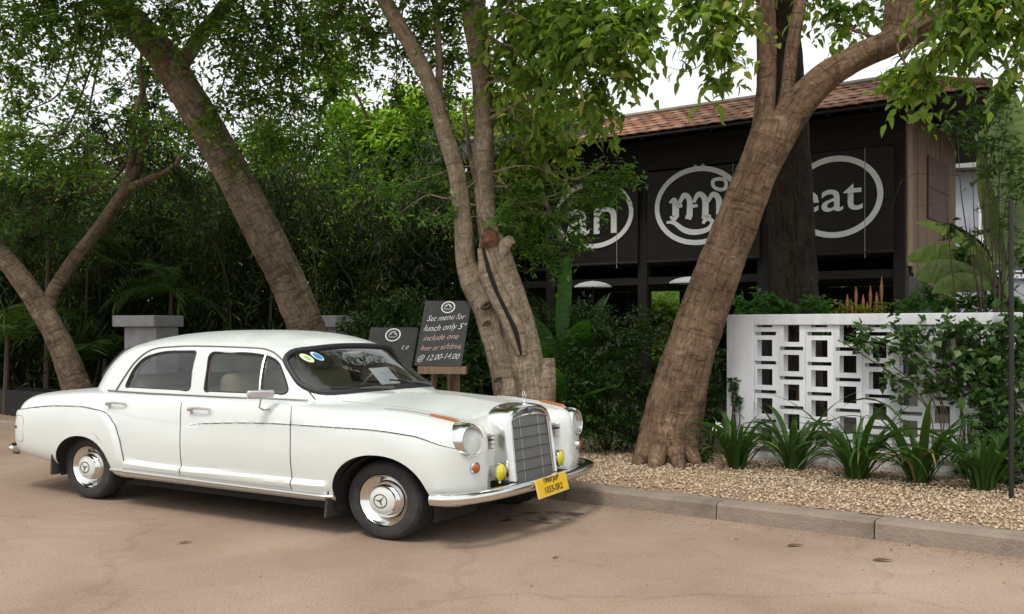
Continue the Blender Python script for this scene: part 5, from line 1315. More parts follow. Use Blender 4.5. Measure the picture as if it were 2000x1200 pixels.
foliage('crown', t, RB, G_light, .135, .062, .36, 7, 270, 21, droop=.55, fine=True, hang=.4, twig=twig_m)
RO = [(np.array([x, y, z]), np.array([1.5, 1.3, .8])) for x, y, z in ((2.6, 10.5, 6.6), (4.6, 9.0, 6.4), (4.2, 11.8, 7.2), (6.2, 10.6, 6.8), (5.4, 7.6, 6.8))]  # out-of-frame crown masses, put in to darken the view below
foliage('crown', t, RO, G_mid, .14, .065, .45, 9, 300, 22)
q = MB(); twigs(q, [at(1494, 0, 9.85), at(1470, -160, 9.8), at(1420, -330, 9.6)], [b[0] for b in RB[:6]], .02, b0, 1); twigs(q, [at(1735, 85, 9.65), at(1790, 62, 9.6), at(1850, 20, 9.5), at(1960, -60, 9.3)], [b[0] for b in RB[6:]], .02, b0, 2); twigs(q, at(1590, -140, 9.9), [b[0] for b in RO], .05, b0, 3); q.build('branches', bark_r, t)
# ---- dark trunk behind the wall
f_ = at(1552, 860, 12.0); t = tree('garden_tree', 'straight dark trunk rising between the forked trunk and the blind reading eat', f_); b0 = np.array(t.location); q = MB()
limb(q, [(1556, 870, 12, 56), (1553, 700, 12, 50), (1549, 560, 12, 46), (1546, 430, 12, 43), (1540, 300, 12, 41), (1534, 180, 12, 38), (1528, 40, 12, 34), (1520, -160, 12, 30)], 8, 20, .03, 8, b0)
q.build('trunk', bark_d, t, angle=60)
GO_ = [(np.array([x, y, z]), np.array([1.4, 1.4, .9])) for x, y, z in ((3.2, 12.6, 7.6), (4.6, 12.2, 7.8), (2.4, 13.6, 8.4))]
foliage('crown', t, GO_, G_mid, .14, .06, .45, 9, 260, 31); q = MB(); twigs(q, at(1520, -160, 12), [b[0] for b in GO_], .05, b0, 4); q.build('branches', bark_d, t)
# ---- middle tree: pale split trunk with slender stems
f_ = at(1020, 905, 10.25); t = tree('street_tree', 'pale split trunk with a cut stub and two slender stems behind the bonnet', f_, 'trees along the verge'); b0 = np.array(t.location); q = MB()
limb(q, [(1010, 915, 10.2, 50.4), (1008, 830, 10.2, 40.5), (996, 755, 10.2, 35.1), (978, 680, 10.2, 31.5), (955, 605, 10.2, 29.7), (926, 552, 10.2, 25.2), (910, 510, 10.2, 19.0), (904, 440, 10.2, 17.1), (890, 335, 10.2, 16.1), (868, 260, 10.2, 16.1), (848, 185, 10.15, 15.2), (815, 110, 10.1, 15.2), (778, 48, 10.05, 16.1), (738, -20, 10, 15.2), (640, -160, 9.9, 11.4)], 11, 20, .05, 8, b0)
limb(q, [(1050, 915, 10.1, 48.6), (1046, 830, 10.1, 38.7), (1038, 760, 10.1, 34.2), (1022, 680, 10.1, 32.4), (1001, 600, 10.08, 30.6), (981, 535, 10.06, 27.9), (966, 485, 10.05, 27.5), (960, 462, 10.05, 21.8)], 12, 22, .06, 8, b0)
limb(q, [(1010, 640, 10.3, 27.0), (975, 540, 10.3, 23.4), (952, 440, 10.3, 20.9), (947, 340, 10.3, 19.9), (944, 240, 10.3, 19.0), (940, 140, 10.3, 19.9), (930, 50, 10.3, 23.8), (915, -30, 10.3, 23.8), (880, -180, 10.2, 17.1)], 13, 18, .05, 8, b0)
limb(q, [(972, 505, 10.0, 15.2), (986, 480, 9.96, 13.3), (1000, 468, 9.92, 9.5)], 14, 10, .05, 4, b0)
limb(q, [(950, 470, 10.2, 7.6), (934, 390, 10.25, 5.7), (928, 300, 10.3, 4.8), (935, 200, 10.3, 3.8)], 15, 8, .03, 6, b0)
limb(q, [(958, 470, 10.22, 6.6), (940, 400, 10.4, 5.7), (918, 300, 10.5, 4.8), (905, 200, 10.5, 3.8)], 16, 8, .03, 6, b0)
limb(q, [(855, 240, 10.2, 8.5), (858, 160, 10.25, 7.6), (856, 80, 10.3, 6.6), (850, 0, 10.3, 5.7)], 17, 8, .03, 6, b0)
limb(q, [(1066, 800, 10.0, 19.8), (1069, 745, 10.0, 17.1), (1070, 700, 10.0, 13.5)], 18, 10, .06, 5, b0)
trunk_m = q.build('trunk', bark_m, t, angle=60)
q = MB()
for (p0_, off_) in (((0, 0), 0),):
    P = [at(944, 488, 9.95), at(957, 535, 9.925), at(972, 575, 9.915), at(990, 612, 9.905), at(1006, 648, 9.90), at(1018, 694, 9.90)]
    P = spline(P, 26) - b0; q.tube(P, np.interp(np.linspace(0, 1, 26), [0, .3, .8, 1], [.016, .036, .026, .004]), n=8)
q.build('crack', mat('crack_dark', (.010, .007, .005), .95), trunk_m)
for dx in (-11, 12):                          # swollen lips on both sides of the split
    q = MB(); limb(q, [(944 + dx * .6, 486, 9.97, 6), (956 + dx, 535, 9.94, 9), (972 + dx, 575, 9.93, 10), (990 + dx, 612, 9.92, 9), (1006 + dx, 648, 9.915, 8), (1018 + dx * .5, 694, 9.92, 4)], 41 + int(dx), 8, .05, 5, b0); q.build('bark_lip', bark_m, trunk_m, angle=60)
q = MB(); limb(q, [(963, 480, 10.0, 21), (960, 466, 9.99, 19), (956, 455, 9.98, 13), (952, 446, 9.98, 5)], 19, 12, .24, 6, b0); q.build('cut_face', mat('cut_wood_red', (.16, .060, .030), .95, col2=(.030, .014, .010), scale=16, bump=.8, bscale=30), trunk_m)
for px, py, rr, yy in ((950, 597, 7, 9.99), (950, 632, 5, 9.985), (972, 742, 5, 9.97)):
    c = at(px, py, yy) - b0; rk = random.Random(px)
    q = MB(); pr_ = [(.001, -.012), (.5, -.004), (.8, .010), (1.0, .004), (1.3, -.03)]
    q.lathe([(a_ * rr / FPX * 10, h_) for a_, h_ in pr_], n=14, M=Matrix.Translation(Vector(c)) @ Matrix.Rotation(PI / 2, 4, 'X') @ Matrix.Rotation(.5, 4, 'Z'), sx=1.5, sy=.8); q.build('knot', mat('knot_dark', (.035, .025, .018), .95, col2=(.10, .075, .052), scale=40), trunk_m)
MBL = [(at(665, 20, 10.2), .45), (at(730, 70, 10.4), .38), (at(790, 110, 10.6), .34), (at(700, 130, 10.8), .3), (at(775, 190, 10.9), .3), (at(830, 60, 10.6), .38), (at(880, 120, 10.8), .42), (at(880, 20, 10.4), .45), (at(690, 0, 10), .45), (at(820, 0, 10.2), .5), (at(860, 200, 11), .3)]
foliage('crown', t, MBL, G_mid, .085, .042, .30, 9, 270, 41, twig=twig_m)
MBR = [(at(1010, 40, 9.8), .5), (at(1010, 130, 10.2), .42), (at(1080, 60, 9.3), .48), (at(1150, 20, 9.0), .5), (at(1130, 110, 9.2), .4), (at(1205, 60, 8.9), .36), (at(1200, 130, 9.1), .28), (at(1245, 90, 8.8), .22), (at(1250, 30, 8.8), .3), (at(1060, 170, 9.6), .38), (at(1000, 220, 10.6), .36),
       (at(1060, 250, 10.2), .32), (at(1150, 220, 9.5), .26), (at(1170, 170, 9.3), .22), (at(1100, 300, 10.2), .24), (at(1040, 330, 10.5), .30), (at(1000, 300, 10.8), .3), (at(1170, 250, 9.8), .16)]
foliage('crown', t, MBR, G_light, .135, .060, .34, 7, 300, 42, droop=.5, fine=True, hang=.35, twig=twig_m)
MLW = [(at(1180, 355, 10.2), np.array([.34, .3, .16])), (at(1215, 345, 10.1), .2), (at(1130, 400, 10.3), np.array([.4, .3, .12])), (at(1090, 430, 10.2), .2), (at(1010, 390, 10.2), .28), (at(980, 420, 9.9), .18), (at(850, 340, 10.4), .2), (at(800, 370, 10.3), np.array([.3, .2, .06])), (at(745, 368, 10.2), np.array([.14, .14, .04])), (at(830, 430, 10.2), np.array([.25, .15, .05])), (at(770, 425, 10.1), np.array([.14, .1, .04])), (at(880, 420, 10.1), .16), (at(1030, 470, 10.6), .3), (at(1120, 480, 10.6), .24), (at(1070, 365, 10.4), .2), (at(1150, 350, 10.2), .18), (at(1040, 425, 10.3), .2), (at(1180, 385, 10.2), np.array([.16, .2, .05])), (at(1000, 450, 10.4), .22), (at(1075, 500, 10.5), .22), (at(1040, 400, 10.6), .3)]
foliage('leafy_sprays', t, MLW, leaf_mat('leaf_spray', (.045, .11, .02), (.10, .19, .04), (.22, .28, .08), trans=.5), .075, .036, .30, 11, 420, 43, droop=.18, pinn=.9)
MO = [(np.array([x, y, z]), np.array([1.5, 1.4, .8])) for x, y, z in ((-.6, 10.4, 6.5), (1.0, 9.6, 6.4), (-1.6, 12.0, 7.4), (.4, 11.8, 7.4), (-.4, 8.6, 6.4), (-2.0, 9.6, 6.5))]  # unseen overhead leaf masses, added to shade what lies beneath
foliage('crown', t, MO, G_mid, .13, .06, .45, 9, 300, 44)
q = MB(); twigs(q, [at(848, 185, 10.15), at(815, 110, 10.1), at(778, 48, 10.05), at(738, -20, 10), at(640, -160, 9.9)], [b[0] for b in MBL], .018, b0, 5); twigs(q, [at(944, 240, 10.3), at(940, 140, 10.3), at(930, 50, 10.3), at(915, -30, 10.3)], [b[0] for b in MBR], .020, b0, 6); twigs(q, [at(952, 440, 10.25), at(947, 340, 10.3)], [b[0] for b in MLW], .008, b0, 7); twigs(q, at(900, -100, 10.2), [b[0] for b in MO], .05, b0, 8)
limb(q, [(1095, 470, 10.4, 5), (1075, 420, 10.4, 5), (1050, 350, 10.4, 4), (1010, 270, 10.4, 4)], 20, 6, .03, 5, b0); limb(q, [(1060, 350, 10.4, 7), (1068, 290, 10.3, 6)], 21, 6, .03, 4, b0); limb(q, [(1075, 320, 10.3, 3), (1120, 350, 10.2, 3), (1180, 320, 10.1, 3)], 22, 6, .03, 4, b0)
q.build('branches', bark_m, t)
# ---- left leaning tree
f_ = at(636, 855, 12.0); t = tree('street_tree', 'leaning grey-brown trunk slanting up to the left behind the car roof', f_, 'trees along the verge'); b0 = np.array(t.location); q = MB()
limb(q, [(640, 880, 12, 50.1), (636, 820, 12, 42.0), (625, 735, 12, 38.0), (604, 660, 12, 35.6), (578, 590, 11.95, 33.9), (543, 510, 11.9, 33.2), (503, 430, 11.85, 33.9), (458, 345, 11.8, 33.2), (408, 258, 11.75, 33.2), (365, 185, 11.7, 33.9), (322, 115, 11.65, 32.4), (268, 52, 11.6, 29.9), (215, -5, 11.55, 25.9), (140, -90, 11.5, 22.7), (40, -200, 11.4, 16.2)], 25, 22, .05, 8, b0)
limb(q, [(345, 140, 11.7, 16.2), (400, 60, 11.5, 12.9), (480, -40, 11.2, 11.3), (560, -180, 10.9, 8.1)], 26, 12, .05, 6, b0)
tl_ = q.build('trunk', bark_l, t, angle=60)
for px, py, rr in ((418, 278, 16), (440, 318, 10), (560, 545, 8)):
    c = at(px, py, 11.55) - b0; q = MB(); q.lathe([(.001, -.01), (rr / FPX * 11 * .6, .0), (rr / FPX * 11, -.01), (rr / FPX * 11.5, -.07)], n=12, M=Matrix.Translation(Vector(c)) @ Matrix.Rotation(PI / 2, 4, 'X')); q.build('scar', mat('scar_wood', (.13, .09, .05), .9, col2=(.05, .036, .025), scale=14), tl_)
LB = [(at(60, 30, 11), .55), (at(160, 60, 11), .4), (at(20, 130, 11.5), .4), (at(240, 30, 10.8), .4), (at(330, 20, 11), .5), (at(420, 40, 11), .55), (at(520, 40, 11), .6), (at(600, 40, 11), .5), (at(640, 100, 11.2), .45), (at(560, 120, 11.3), .5), (at(470, 120, 11.4), .5), (at(500, 200, 11.6), .4),
      (at(420, 210, 11.4), .28), (at(580, 200, 11.8), .4), (at(650, 180, 11.6), .3), (at(40, 220, 12), .3), (at(250, 250, 12.4), .3), (at(60, 310, 12.5), .45), (at(170, 320, 12.8), .42), (at(290, 140, 12.2), .25), (at(530, 270, 12.4), .5), (at(620, 280, 12.6), .45), (at(400, 240, 11.2), .16), (at(450, 310, 11.5), .16), (at(320, 250, 12.6), .4)]
LB += [(at(110, 110, 11.8), .3), (at(60, 170, 12), .28), (at(140, 190, 12.4), .22), (at(230, 180, 12.5), .2), (at(0, 60, 11), .4), (at(100, 0, 10.8), .5), (at(200, 0, 11), .4), (at(300, 70, 12), .3), (at(20, 280, 12.5), .35), (at(120, 260, 13), .3)]
LB += [(at(190, 110, 12), .22), (at(160, 150, 12.2), .18), (at(235, 110, 12), .16)]
foliage('crown', t, LB, G_left, .09, .044, .32, 9, 325, 51, twig=twig_m)
LO = [(np.array([x, y, z]), np.array([1.6, 1.5, .8])) for x, y, z in ((-5.2, 11.5, 6.4), (-3.6, 11.0, 6.3), (-2.6, 13.0, 7.6), (-5.0, 13.4, 7.9), (-7.4, 12.4, 7.0), (-3.9, 9.2, 6.4), (-6.2, 9.8, 6.6))]  # canopy above the frame, spread wide to block skylight
foliage('crown', t, LO, G_left, .12, .055, .45, 9, 300, 52)
q = MB(); twigs(q, [at(365, 185, 11.7), at(322, 115, 11.65), at(268, 52, 11.6), at(215, -5, 11.55), at(140, -90, 11.5), at(40, -200, 11.4)], [b[0] for b in LB[:6] + LB[15:20]], .024, b0, 9); twigs(q, [at(400, 60, 11.5), at(480, -40, 11.2), at(560, -180, 10.9)], [b[0] for b in LB[6:15]], .024, b0, 10); twigs(q, at(140, -90, 11.5), [b[0] for b in LO], .05, b0, 11); q.build('branches', bark_l, t)
# ---- far-left forked tree
f_ = at(165, 812, 14.6); t = tree('street_tree', 'dark trunk forking low at the far left behind the car boot', f_, 'trees along the verge'); b0 = np.array(t.location); q = MB()
limb(q, [(172, 830, 14.6, 31.4), (160, 790, 14.6, 27.8), (142, 735, 14.6, 25.7), (112, 660, 14.6, 23.6), (72, 590, 14.6, 22.1), (30, 530, 14.6, 20.7), (-10, 485, 14.6, 19.2), (-80, 400, 14.6, 13.4)], 27, 18, .06, 7, b0)
limb(q, [(88, 625, 14.6, 14.6), (102, 575, 14.65, 13.4), (140, 515, 14.7, 13.4), (185, 455, 14.75, 12.8), (222, 405, 14.8, 12.8), (252, 360, 14.8, 12.2), (275, 310, 14.85, 8.5), (285, 230, 14.9, 6.7), (270, 130, 15, 4.9)], 28, 14, .05, 7, b0)
limb(q, [(235, 385, 14.8, 9.7), (255, 320, 14.8, 7.9), (262, 240, 14.8, 6.7), (290, 140, 14.8, 4.9)], 29, 10, .05, 6, b0)
limb(q, [(240, 372, 14.8, 7.9), (290, 350, 14.7, 6.7), (335, 330, 14.7, 5.5), (358, 300, 14.7, 4.3)], 30, 10, .05, 6, b0)
q.build('trunk', bark_l, t, angle=60)
FB = [(at(40, 380, 14.5), .6), (at(130, 400, 14.9), .5), (at(-20, 300, 14.5), .7), (at(60, 470, 14.8), .4), (at(250, 280, 15), .6), (at(330, 300, 15), .6), (at(180, 250, 14.8), .6), (at(300, 200, 15), .7), (at(380, 360, 15.2), .5), (at(100, 330, 15), .6)]
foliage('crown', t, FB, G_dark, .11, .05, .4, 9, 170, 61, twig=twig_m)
q = MB(); twigs(q, at(262, 300, 14.85), [b[0] for b in FB], .03, b0, 12); q.build('branches', bark_l, t)

# ---- bamboo clumps and trees behind
culm_m = mat('bamboo_culm', (.060, .055, .022), .5, col2=(.030, .032, .014), scale=6)
def bamboo(px, Y, n, hgt, seed, label, m=G_bam, spread=1.1, ll=.19, lw=.032, k=1.0):
    r = np.random.default_rng(seed); c = at(px, 0, Y); t = empty('bamboo_clump', (c[0], c[1], .12), 0, label, 'bamboo', 'bamboo and shrubs behind the verge'); q = MB(); O, D = [], []
    for i in range(n):
        a = r.uniform(0, 2 * PI); b = np.array([r.uniform(-.5, .5) * spread, r.uniform(-.4, .4) * spread, 0]); lean = r.uniform(.5, 2.0) * spread
        h = hgt * r.uniform(.65, 1.1); tip = b + np.array([math.cos(a) * lean, math.sin(a) * lean * .7, h]); mid = b + np.array([math.cos(a) * lean * .22, math.sin(a) * lean * .15, h * .6])
        P = spline([b, b * .5 + mid * .5 + [0, 0, -.02 * h], mid, tip], 12); q.tube(P, np.linspace(.030, .008, 12), n=5, cap=False)
        ns = int(58 * k); tt = r.uniform(.12, 1, ns) ** .8; idx = (tt * 11).astype(int).clip(0, 10); fr = (tt * 11 - idx)[:, None]
        O.append(P[idx] * (1 - fr) + P[idx + 1] * fr + r.standard_normal((ns, 3)) * .14); d = r.standard_normal((ns, 3)); d[:, 2] = d[:, 2] * .3 - .25; D.append(unit(d))
    o = q.build('culms', culm_m, t); o['kind'] = 'stuff'
    O, D = np.vstack(O), np.vstack(D); A = spray_leaves(r, O, D, .48 * r.uniform(.6, 1.2, len(O)), 8, ll, lw, .45, .55, .3)
    V, F = leaf_arrays(*A, fold=.1); link_mesh('foliage', tri_mesh('foliage', V, F), m, t)
LBL = ['dark bamboo clump at the far left edge behind the palm fronds', 'dark bamboo clump behind the forked trunk at the left', 'dark bamboo clump behind the left gate pier', 'tall bamboo clump between the gate pier and the leaning trunk',
       'bamboo clump directly behind the middle of the leaning trunk', 'dense bamboo clump behind the car roof', 'dark bamboo clump behind the half hidden chalkboard', 'bamboo clump behind the lunch chalkboard', 'bamboo clump behind the pale split trunk']
for k, (px, Y, n, h) in enumerate(((-70, 16.5, 15, 4.4), (60, 17.2, 15, 4.4), (200, 16.6, 16, 4.8), (330, 17.4, 16, 5.0), (450, 16.6, 16, 5.0), (560, 17.3, 17, 4.9), (680, 16.6, 17, 4.6), (800, 17.2, 17, 4.9), (930, 16.8, 17, 4.8))):
    bamboo(px, Y, n, h, 70 + k, LBL[k])
def back_tree(px, Y, zc, r0, seed, label, m, k=1.0, ll=.2, lw=.085):
    r = np.random.default_rng(seed); c = at(px, 0, Y); t = empty('background_tree', (c[0], c[1], .12), 0, label, 'tree', 'trees in the distance behind the bamboo'); b0 = np.array(t.location); q = MB()
    P = spline([b0, b0 + [r.uniform(-.3, .3), 0, zc * .5], b0 + [r.uniform(-.4, .4), 0, zc]], 10) - b0; q.tube(P, np.linspace(.2, .08, 10), n=10)
    B = [(b0 + [r.normal(0, r0 * .62), r.normal(0, r0 * .5), zc + r.normal(0, r0 * .5)], r0 * r.uniform(.32, .55)) for _ in range(15)]
    twigs(q, b0 + [0, 0, zc * .75], [b[0] for b in B], .06, b0, seed); q.build('trunk', bark_l, t)
    foliage('crown', t, B, m, ll, lw, .55, 9, 150 * k, seed)
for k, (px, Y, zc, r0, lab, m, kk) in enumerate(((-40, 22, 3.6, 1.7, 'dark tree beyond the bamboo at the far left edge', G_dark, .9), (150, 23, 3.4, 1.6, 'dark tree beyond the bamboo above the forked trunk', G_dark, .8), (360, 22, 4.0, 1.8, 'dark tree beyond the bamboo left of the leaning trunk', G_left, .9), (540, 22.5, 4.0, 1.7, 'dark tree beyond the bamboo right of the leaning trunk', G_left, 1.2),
                                          (760, 20.5, 5.2, 1.5, 'light green tree with painted sunlight above the chalkboards', leaf_mat('leaf_lime_painted_sun', (.13, .23, .03), (.30, .42, .07), trans=.55), 1.5), (900, 21.5, 5.0, 1.6, 'green tree behind the two slender stems', G_light, 1.1), (1040, 19.5, 4.2, 1.6, 'light green tree behind the left end of the house', G_mid, 1.2))):  # sunlight on the tree above the chalkboards is painted into its leaf colour
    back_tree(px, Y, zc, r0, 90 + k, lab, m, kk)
# far wood that closes the view low down
r = np.random.default_rng(200); n = 9000; X = r.uniform(-24, 17, n); O = np.column_stack([X, r.uniform(26, 31, n), r.random(n) ** 1.2 * np.where(X < 2.5, 5.6, 2.8)]); D = unit(r.standard_normal((n, 3)))
V, F = leaf_arrays(*spray_leaves(r, O, D, .9, 7, .42, .2, .3)); o = link_mesh('far_wood', tri_mesh('far_wood', V, F), G_mid); props(o, 'distant green wood closing the view behind the garden', 'foliage', kind='stuff')
# dense dark undergrowth behind the verge
r = np.random.default_rng(201); n = 7000; X = r.uniform(-11, 1.2, n); Yb = 14.9 - .55 * X * .6 + r.uniform(0, 2.2, n); O = np.column_stack([X, Yb, .1 + r.random(n) * 1.7]); D = unit(r.standard_normal((n, 3)) + [0, -.3, .3])
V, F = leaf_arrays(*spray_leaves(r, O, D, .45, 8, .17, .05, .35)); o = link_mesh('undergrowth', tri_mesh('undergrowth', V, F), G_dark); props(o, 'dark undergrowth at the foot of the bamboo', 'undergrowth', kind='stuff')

# ---- shrubs
def shrub(name, label, blobs, m, ll, lw, seed, dens=700, SL=.2, group='garden shrubs', nleaf=9):
    c = np.mean([b[0] for b in blobs], 0); t = empty(name, (c[0], c[1], .12), 0, label, 'shrub', group); b0 = np.array(t.location)
    q = MB(); twigs(q, b0, [b[0] for b in blobs], .012, b0, seed, .35); q.build('stems', twig_m, t)['kind'] = 'stuff'; foliage('leaves', t, blobs, m, ll, lw, SL, nleaf, dens, seed)
shrub('hedge_shrub', 'dense dark shrub filling the gap between the pale split trunk and the thick brown trunk', [(at(px, py, Y), np.array([.30, .3, .26])) for px, py, Y in ((1120, 690, 10.9), (1180, 650, 11), (1225, 690, 11), (1140, 760, 10.8), (1200, 750, 10.8), (1150, 830, 10.7), (1215, 820, 10.7), (1110, 800, 10.8), (1250, 760, 11.1), (1255, 640, 11.4), (1150, 620, 11.3), (1250, 840, 10.9))], G_hedge, .075, .028, 301, 900)
shrub('leafy_shrub', 'leafy shrub rising behind the chalkboards', [(at(px, py, Y), .26) for px, py, Y in ((760, 610, 12), (720, 640, 12.2), (800, 600, 12), (690, 650, 12.4), (830, 640, 11.8), (770, 670, 11.8), (860, 690, 11.6), (930, 700, 11.6), (900, 740, 11.4))], G_hedge, .10, .035, 302, 700)
shrub('leafy_shrub', 'shrub behind the wall left of the dark garden trunk', [(at(px, py, Y), .17) for px, py, Y in ((1450, 605, 11.2), (1490, 590, 11.3), (1530, 600, 11.2), (1590, 600, 11.2), (1610, 615, 11))], G_broad, .09, .04, 303, 800, .18)
shrub('leafy_shrub', 'shrub behind the wall below the wooden side of the house', [(at(px, py, Y), .17) for px, py, Y in ((1780, 600, 10.8), (1820, 575, 11), (1860, 590, 10.8), (1900, 600, 10.6), (1945, 585, 10.4), (1980, 600, 10.2))], G_broad, .085, .042, 304, 800, .18)
shrub('leafy_shrub', 'green leaves showing behind the gap beside the wall pier', [(at(px, py, Y), .2) for px, py, Y in ((1385, 700, 11.2), (1395, 770, 11), (1400, 830, 10.9), (1380, 640, 11.5))], G_hedge, .08, .034, 305, 800)
shrub('painted_sun_shrub', 'bright shrub with painted sunlight seen under the house floor', [(at(px, py, 21), .45) for px, py in ((1270, 600), (1310, 610), (1290, 640), (1330, 630), (1250, 630))], leaf_mat('leaf_painted_sun', (.16, .26, .06), (.30, .40, .14), trans=.5), .16, .07, 306, 300, .35)  # sunlight is put into this shrub's leaf colour
shrub('climbing_shrub', 'airy dark-leaved shrub hanging beside the wooden end of the house', [(at(px, py, Y), s_) for px, py, Y, s_ in ((1870, 235, 9.9, .17), (1920, 225, 9.8, .2), (1960, 200, 9.7, .2), (1900, 290, 9.9, .14), (1950, 270, 9.8, .2), (1920, 340, 9.9, .15), (1985, 300, 9.6, .22), (1840, 250, 10, .1), (1975, 170, 9.7, .16), (1990, 370, 9.6, .2), (1900, 190, 9.8, .1), (1960, 440, 9.8, .14), (1900, 470, 9.9, .12), (1985, 500, 9.7, .14))], leaf_mat('leaf_airy', (.03, .07, .018), (.085, .15, .04), trans=.45), .085, .042, 307, 330, .24)
# frangipani with bare crooked arms behind the wall
t = empty('bare_armed_shrub', (at(1950, 640, 10.6)[0], 10.6, .12), 0, 'crooked bare-armed shrub behind the wall at the right', 'shrub'); b0 = np.array(t.location); q = MB()
for pts in ([(1955, 640, 10.6, 14), (1950, 580, 10.6, 12), (1930, 530, 10.6, 9), (1905, 520, 10.6, 6), (1880, 545, 10.6, 5)], [(1950, 580, 10.6, 10), (1965, 530, 10.5, 8), (1990, 510, 10.5, 6)], [(1940, 555, 10.6, 7), (1925, 490, 10.6, 5), (1885, 455, 10.6, 4), (1860, 440, 10.6, 3)]): limb(q, pts, len(pts), 8, .05, 5, b0)
q.build('stems', bark_d, t); foliage('leaves', t, [(at(px, py, 10.5), .1) for px, py in ((1880, 545), (1860, 440), (1990, 505), (1885, 500), (1900, 560))], G_hedge, .10, .045, .15, 7, 600, 308)
# orange plumes above the wall
t = empty('plume_plant', (at(1688, 610, 10.9)[0], 10.9, .12), 0, 'plant with upright orange plumes above the wall', 'plant'); b0 = np.array(t.location)
r = np.random.default_rng(33)
for px, py in ((1655, 575), (1672, 560), (1686, 575), (1700, 558), (1712, 570), (1722, 540), (1664, 590), (1694, 590)):
    P = np.array([at(px + 3 * r.standard_normal(), 640, 10.9), at(px, (640 + py) / 2, 10.9), at(px, py, 10.9)]) - b0; q = MB(); q.tube(spline(P, 10), np.interp(np.linspace(0, 1, 10), [0, .5, .75, 1], [.006, .008, .020, .003]), n=6)
    q.build('plume', mat('plume_orange', (.36, .16, .055), .8, col2=(.22, .11, .04), scale=30), t)
foliage('leaves', t, [(at(px, py, 10.9), .12) for px, py in ((1650, 605), (1690, 608), (1725, 600))], leaf_mat('leaf_gold', (.10, .14, .02), (.28, .24, .05), trans=.4), .08, .03, .16, 8, 800, 309)

# ---- single big leaves
def blade(L, Wd, arch, fold=.12, n=9, prof=None, twist=0.0):
    """a single long leaf growing along +x, arching over; returns an MB"""
    q = MB(); vs = []; x = z = 0.0; an = arch[0]
    for k in range(n + 1):
        f = k / n; w = Wd * (prof(f) if prof else math.sin(PI * min(1, f * .92 + .08)) ** .7 * (1 - .55 * f)); an = arch[0] + (arch[1] - arch[0]) * f ** 1.3
        tw = twist * f
        nx, nz = -math.sin(an), math.cos(an)
        vs += [(x + nx * w * fold, -w / 2 * math.cos(tw), z + nz * w * fold - w / 2 * math.sin(tw)), (x, 0, z), (x + nx * w * fold, w / 2 * math.cos(tw), z + nz * w * fold + w / 2 * math.sin(tw))]
        x += math.cos(an) * L / n; z += math.sin(an) * L / n
    for k in range(n): a = k * 3; q.add([], []); q.f += [(a, a + 3, a + 4, a + 1), (a + 1, a + 4, a + 5, a + 2)]
    q.v = vs; return q
strap_meshes = []
rs = random.Random(5)
for k in range(14):
    a0 = rs.uniform(48, 86); a1 = rs.uniform(-80, 40); L_ = rs.uniform(.55, 1.05)
    me = blade(L_, rs.uniform(.038, .062), (math.radians(a0), math.radians(a1)), .16, 10, lambda f: (.55 + .45 * math.sin(PI * min(1, f * 1.25))) * (1 - f ** 4) + .02, rs.uniform(-.9, .9)).mesh('leaf', True, None); me.materials.append(G_strap if k < 13 else mat('leaf_withered', (.28, .20, .07), .8, col2=(.16, .15, .04), scale=12)); strap_meshes.append(me)
SP = ((1437, 915, 42, 'strap-leaved lily with a white flower beside the wall pier', .92), (1550, 917, 36, 'strap-leaved lily second from the wall pier', .96), (1674, 936, 56, 'strap-leaved lily in the middle of the row before the wall', 1.0), (1797, 944, 46, 'strap-leaved lily fourth from the wall pier', 1.0), (1921, 958, 40, 'strap-leaved lily beside the black post', .98))
for px, py, n, lab, sc in SP:
    Y = (EYE - .15) * FPX / (py - 640); c = at(px, py, Y); t = empty('lily_plant', tuple(c), 0, lab, 'plant', 'lilies in a row before the wall')
    for k in range(n):
        o = bpy.data.objects.new('leaf', rs.choice(strap_meshes)); COL.objects.link(o); o.parent = t
        a = k * 2.399 + rs.uniform(-.3, .3); o.rotation_euler = (rs.uniform(-.12, .12), rs.uniform(-.22, .12), a); s_ = sc * rs.uniform(.7, 1.3); o.scale = (s_, s_, s_); rb_ = rs.uniform(.02, .11); o.location = (rb_ * math.cos(a), rb_ * math.sin(a), 0)
    if px == 1437:
        fc = at(1400, 832, Y - .1) - c; q = MB(); q.tube(spline([(0, 0, 0), fc * .5 + [0, 0, .12], fc], 10), .006, n=6); q.build('flower_stalk', G_strap, t)
        q = MB()
        for k in range(7):
            a = k * .9; d = np.array([math.cos(a), -.3, math.sin(a)]); P = [fc, fc + d * .035, fc + d * .055 + [0, 0, -.02]]; q.tube(spline(P, 6), [.006, .009, .008, .006, .004, .001], n=5)
        q.build('flower', mat('petal_white', (.82, .82, .80), .6), t)
# low ground-cover plant at the foot of the brown trunk
shrub('ground_cover', 'low green plant at the foot of the thick brown trunk', [(at(px, py, 10.0), np.array([.14, .12, .06])) for px, py in ((1262, 905), (1290, 912), (1330, 908), (1365, 895), (1380, 880))], G_hedge, .07, .034, 310, 900, .12)
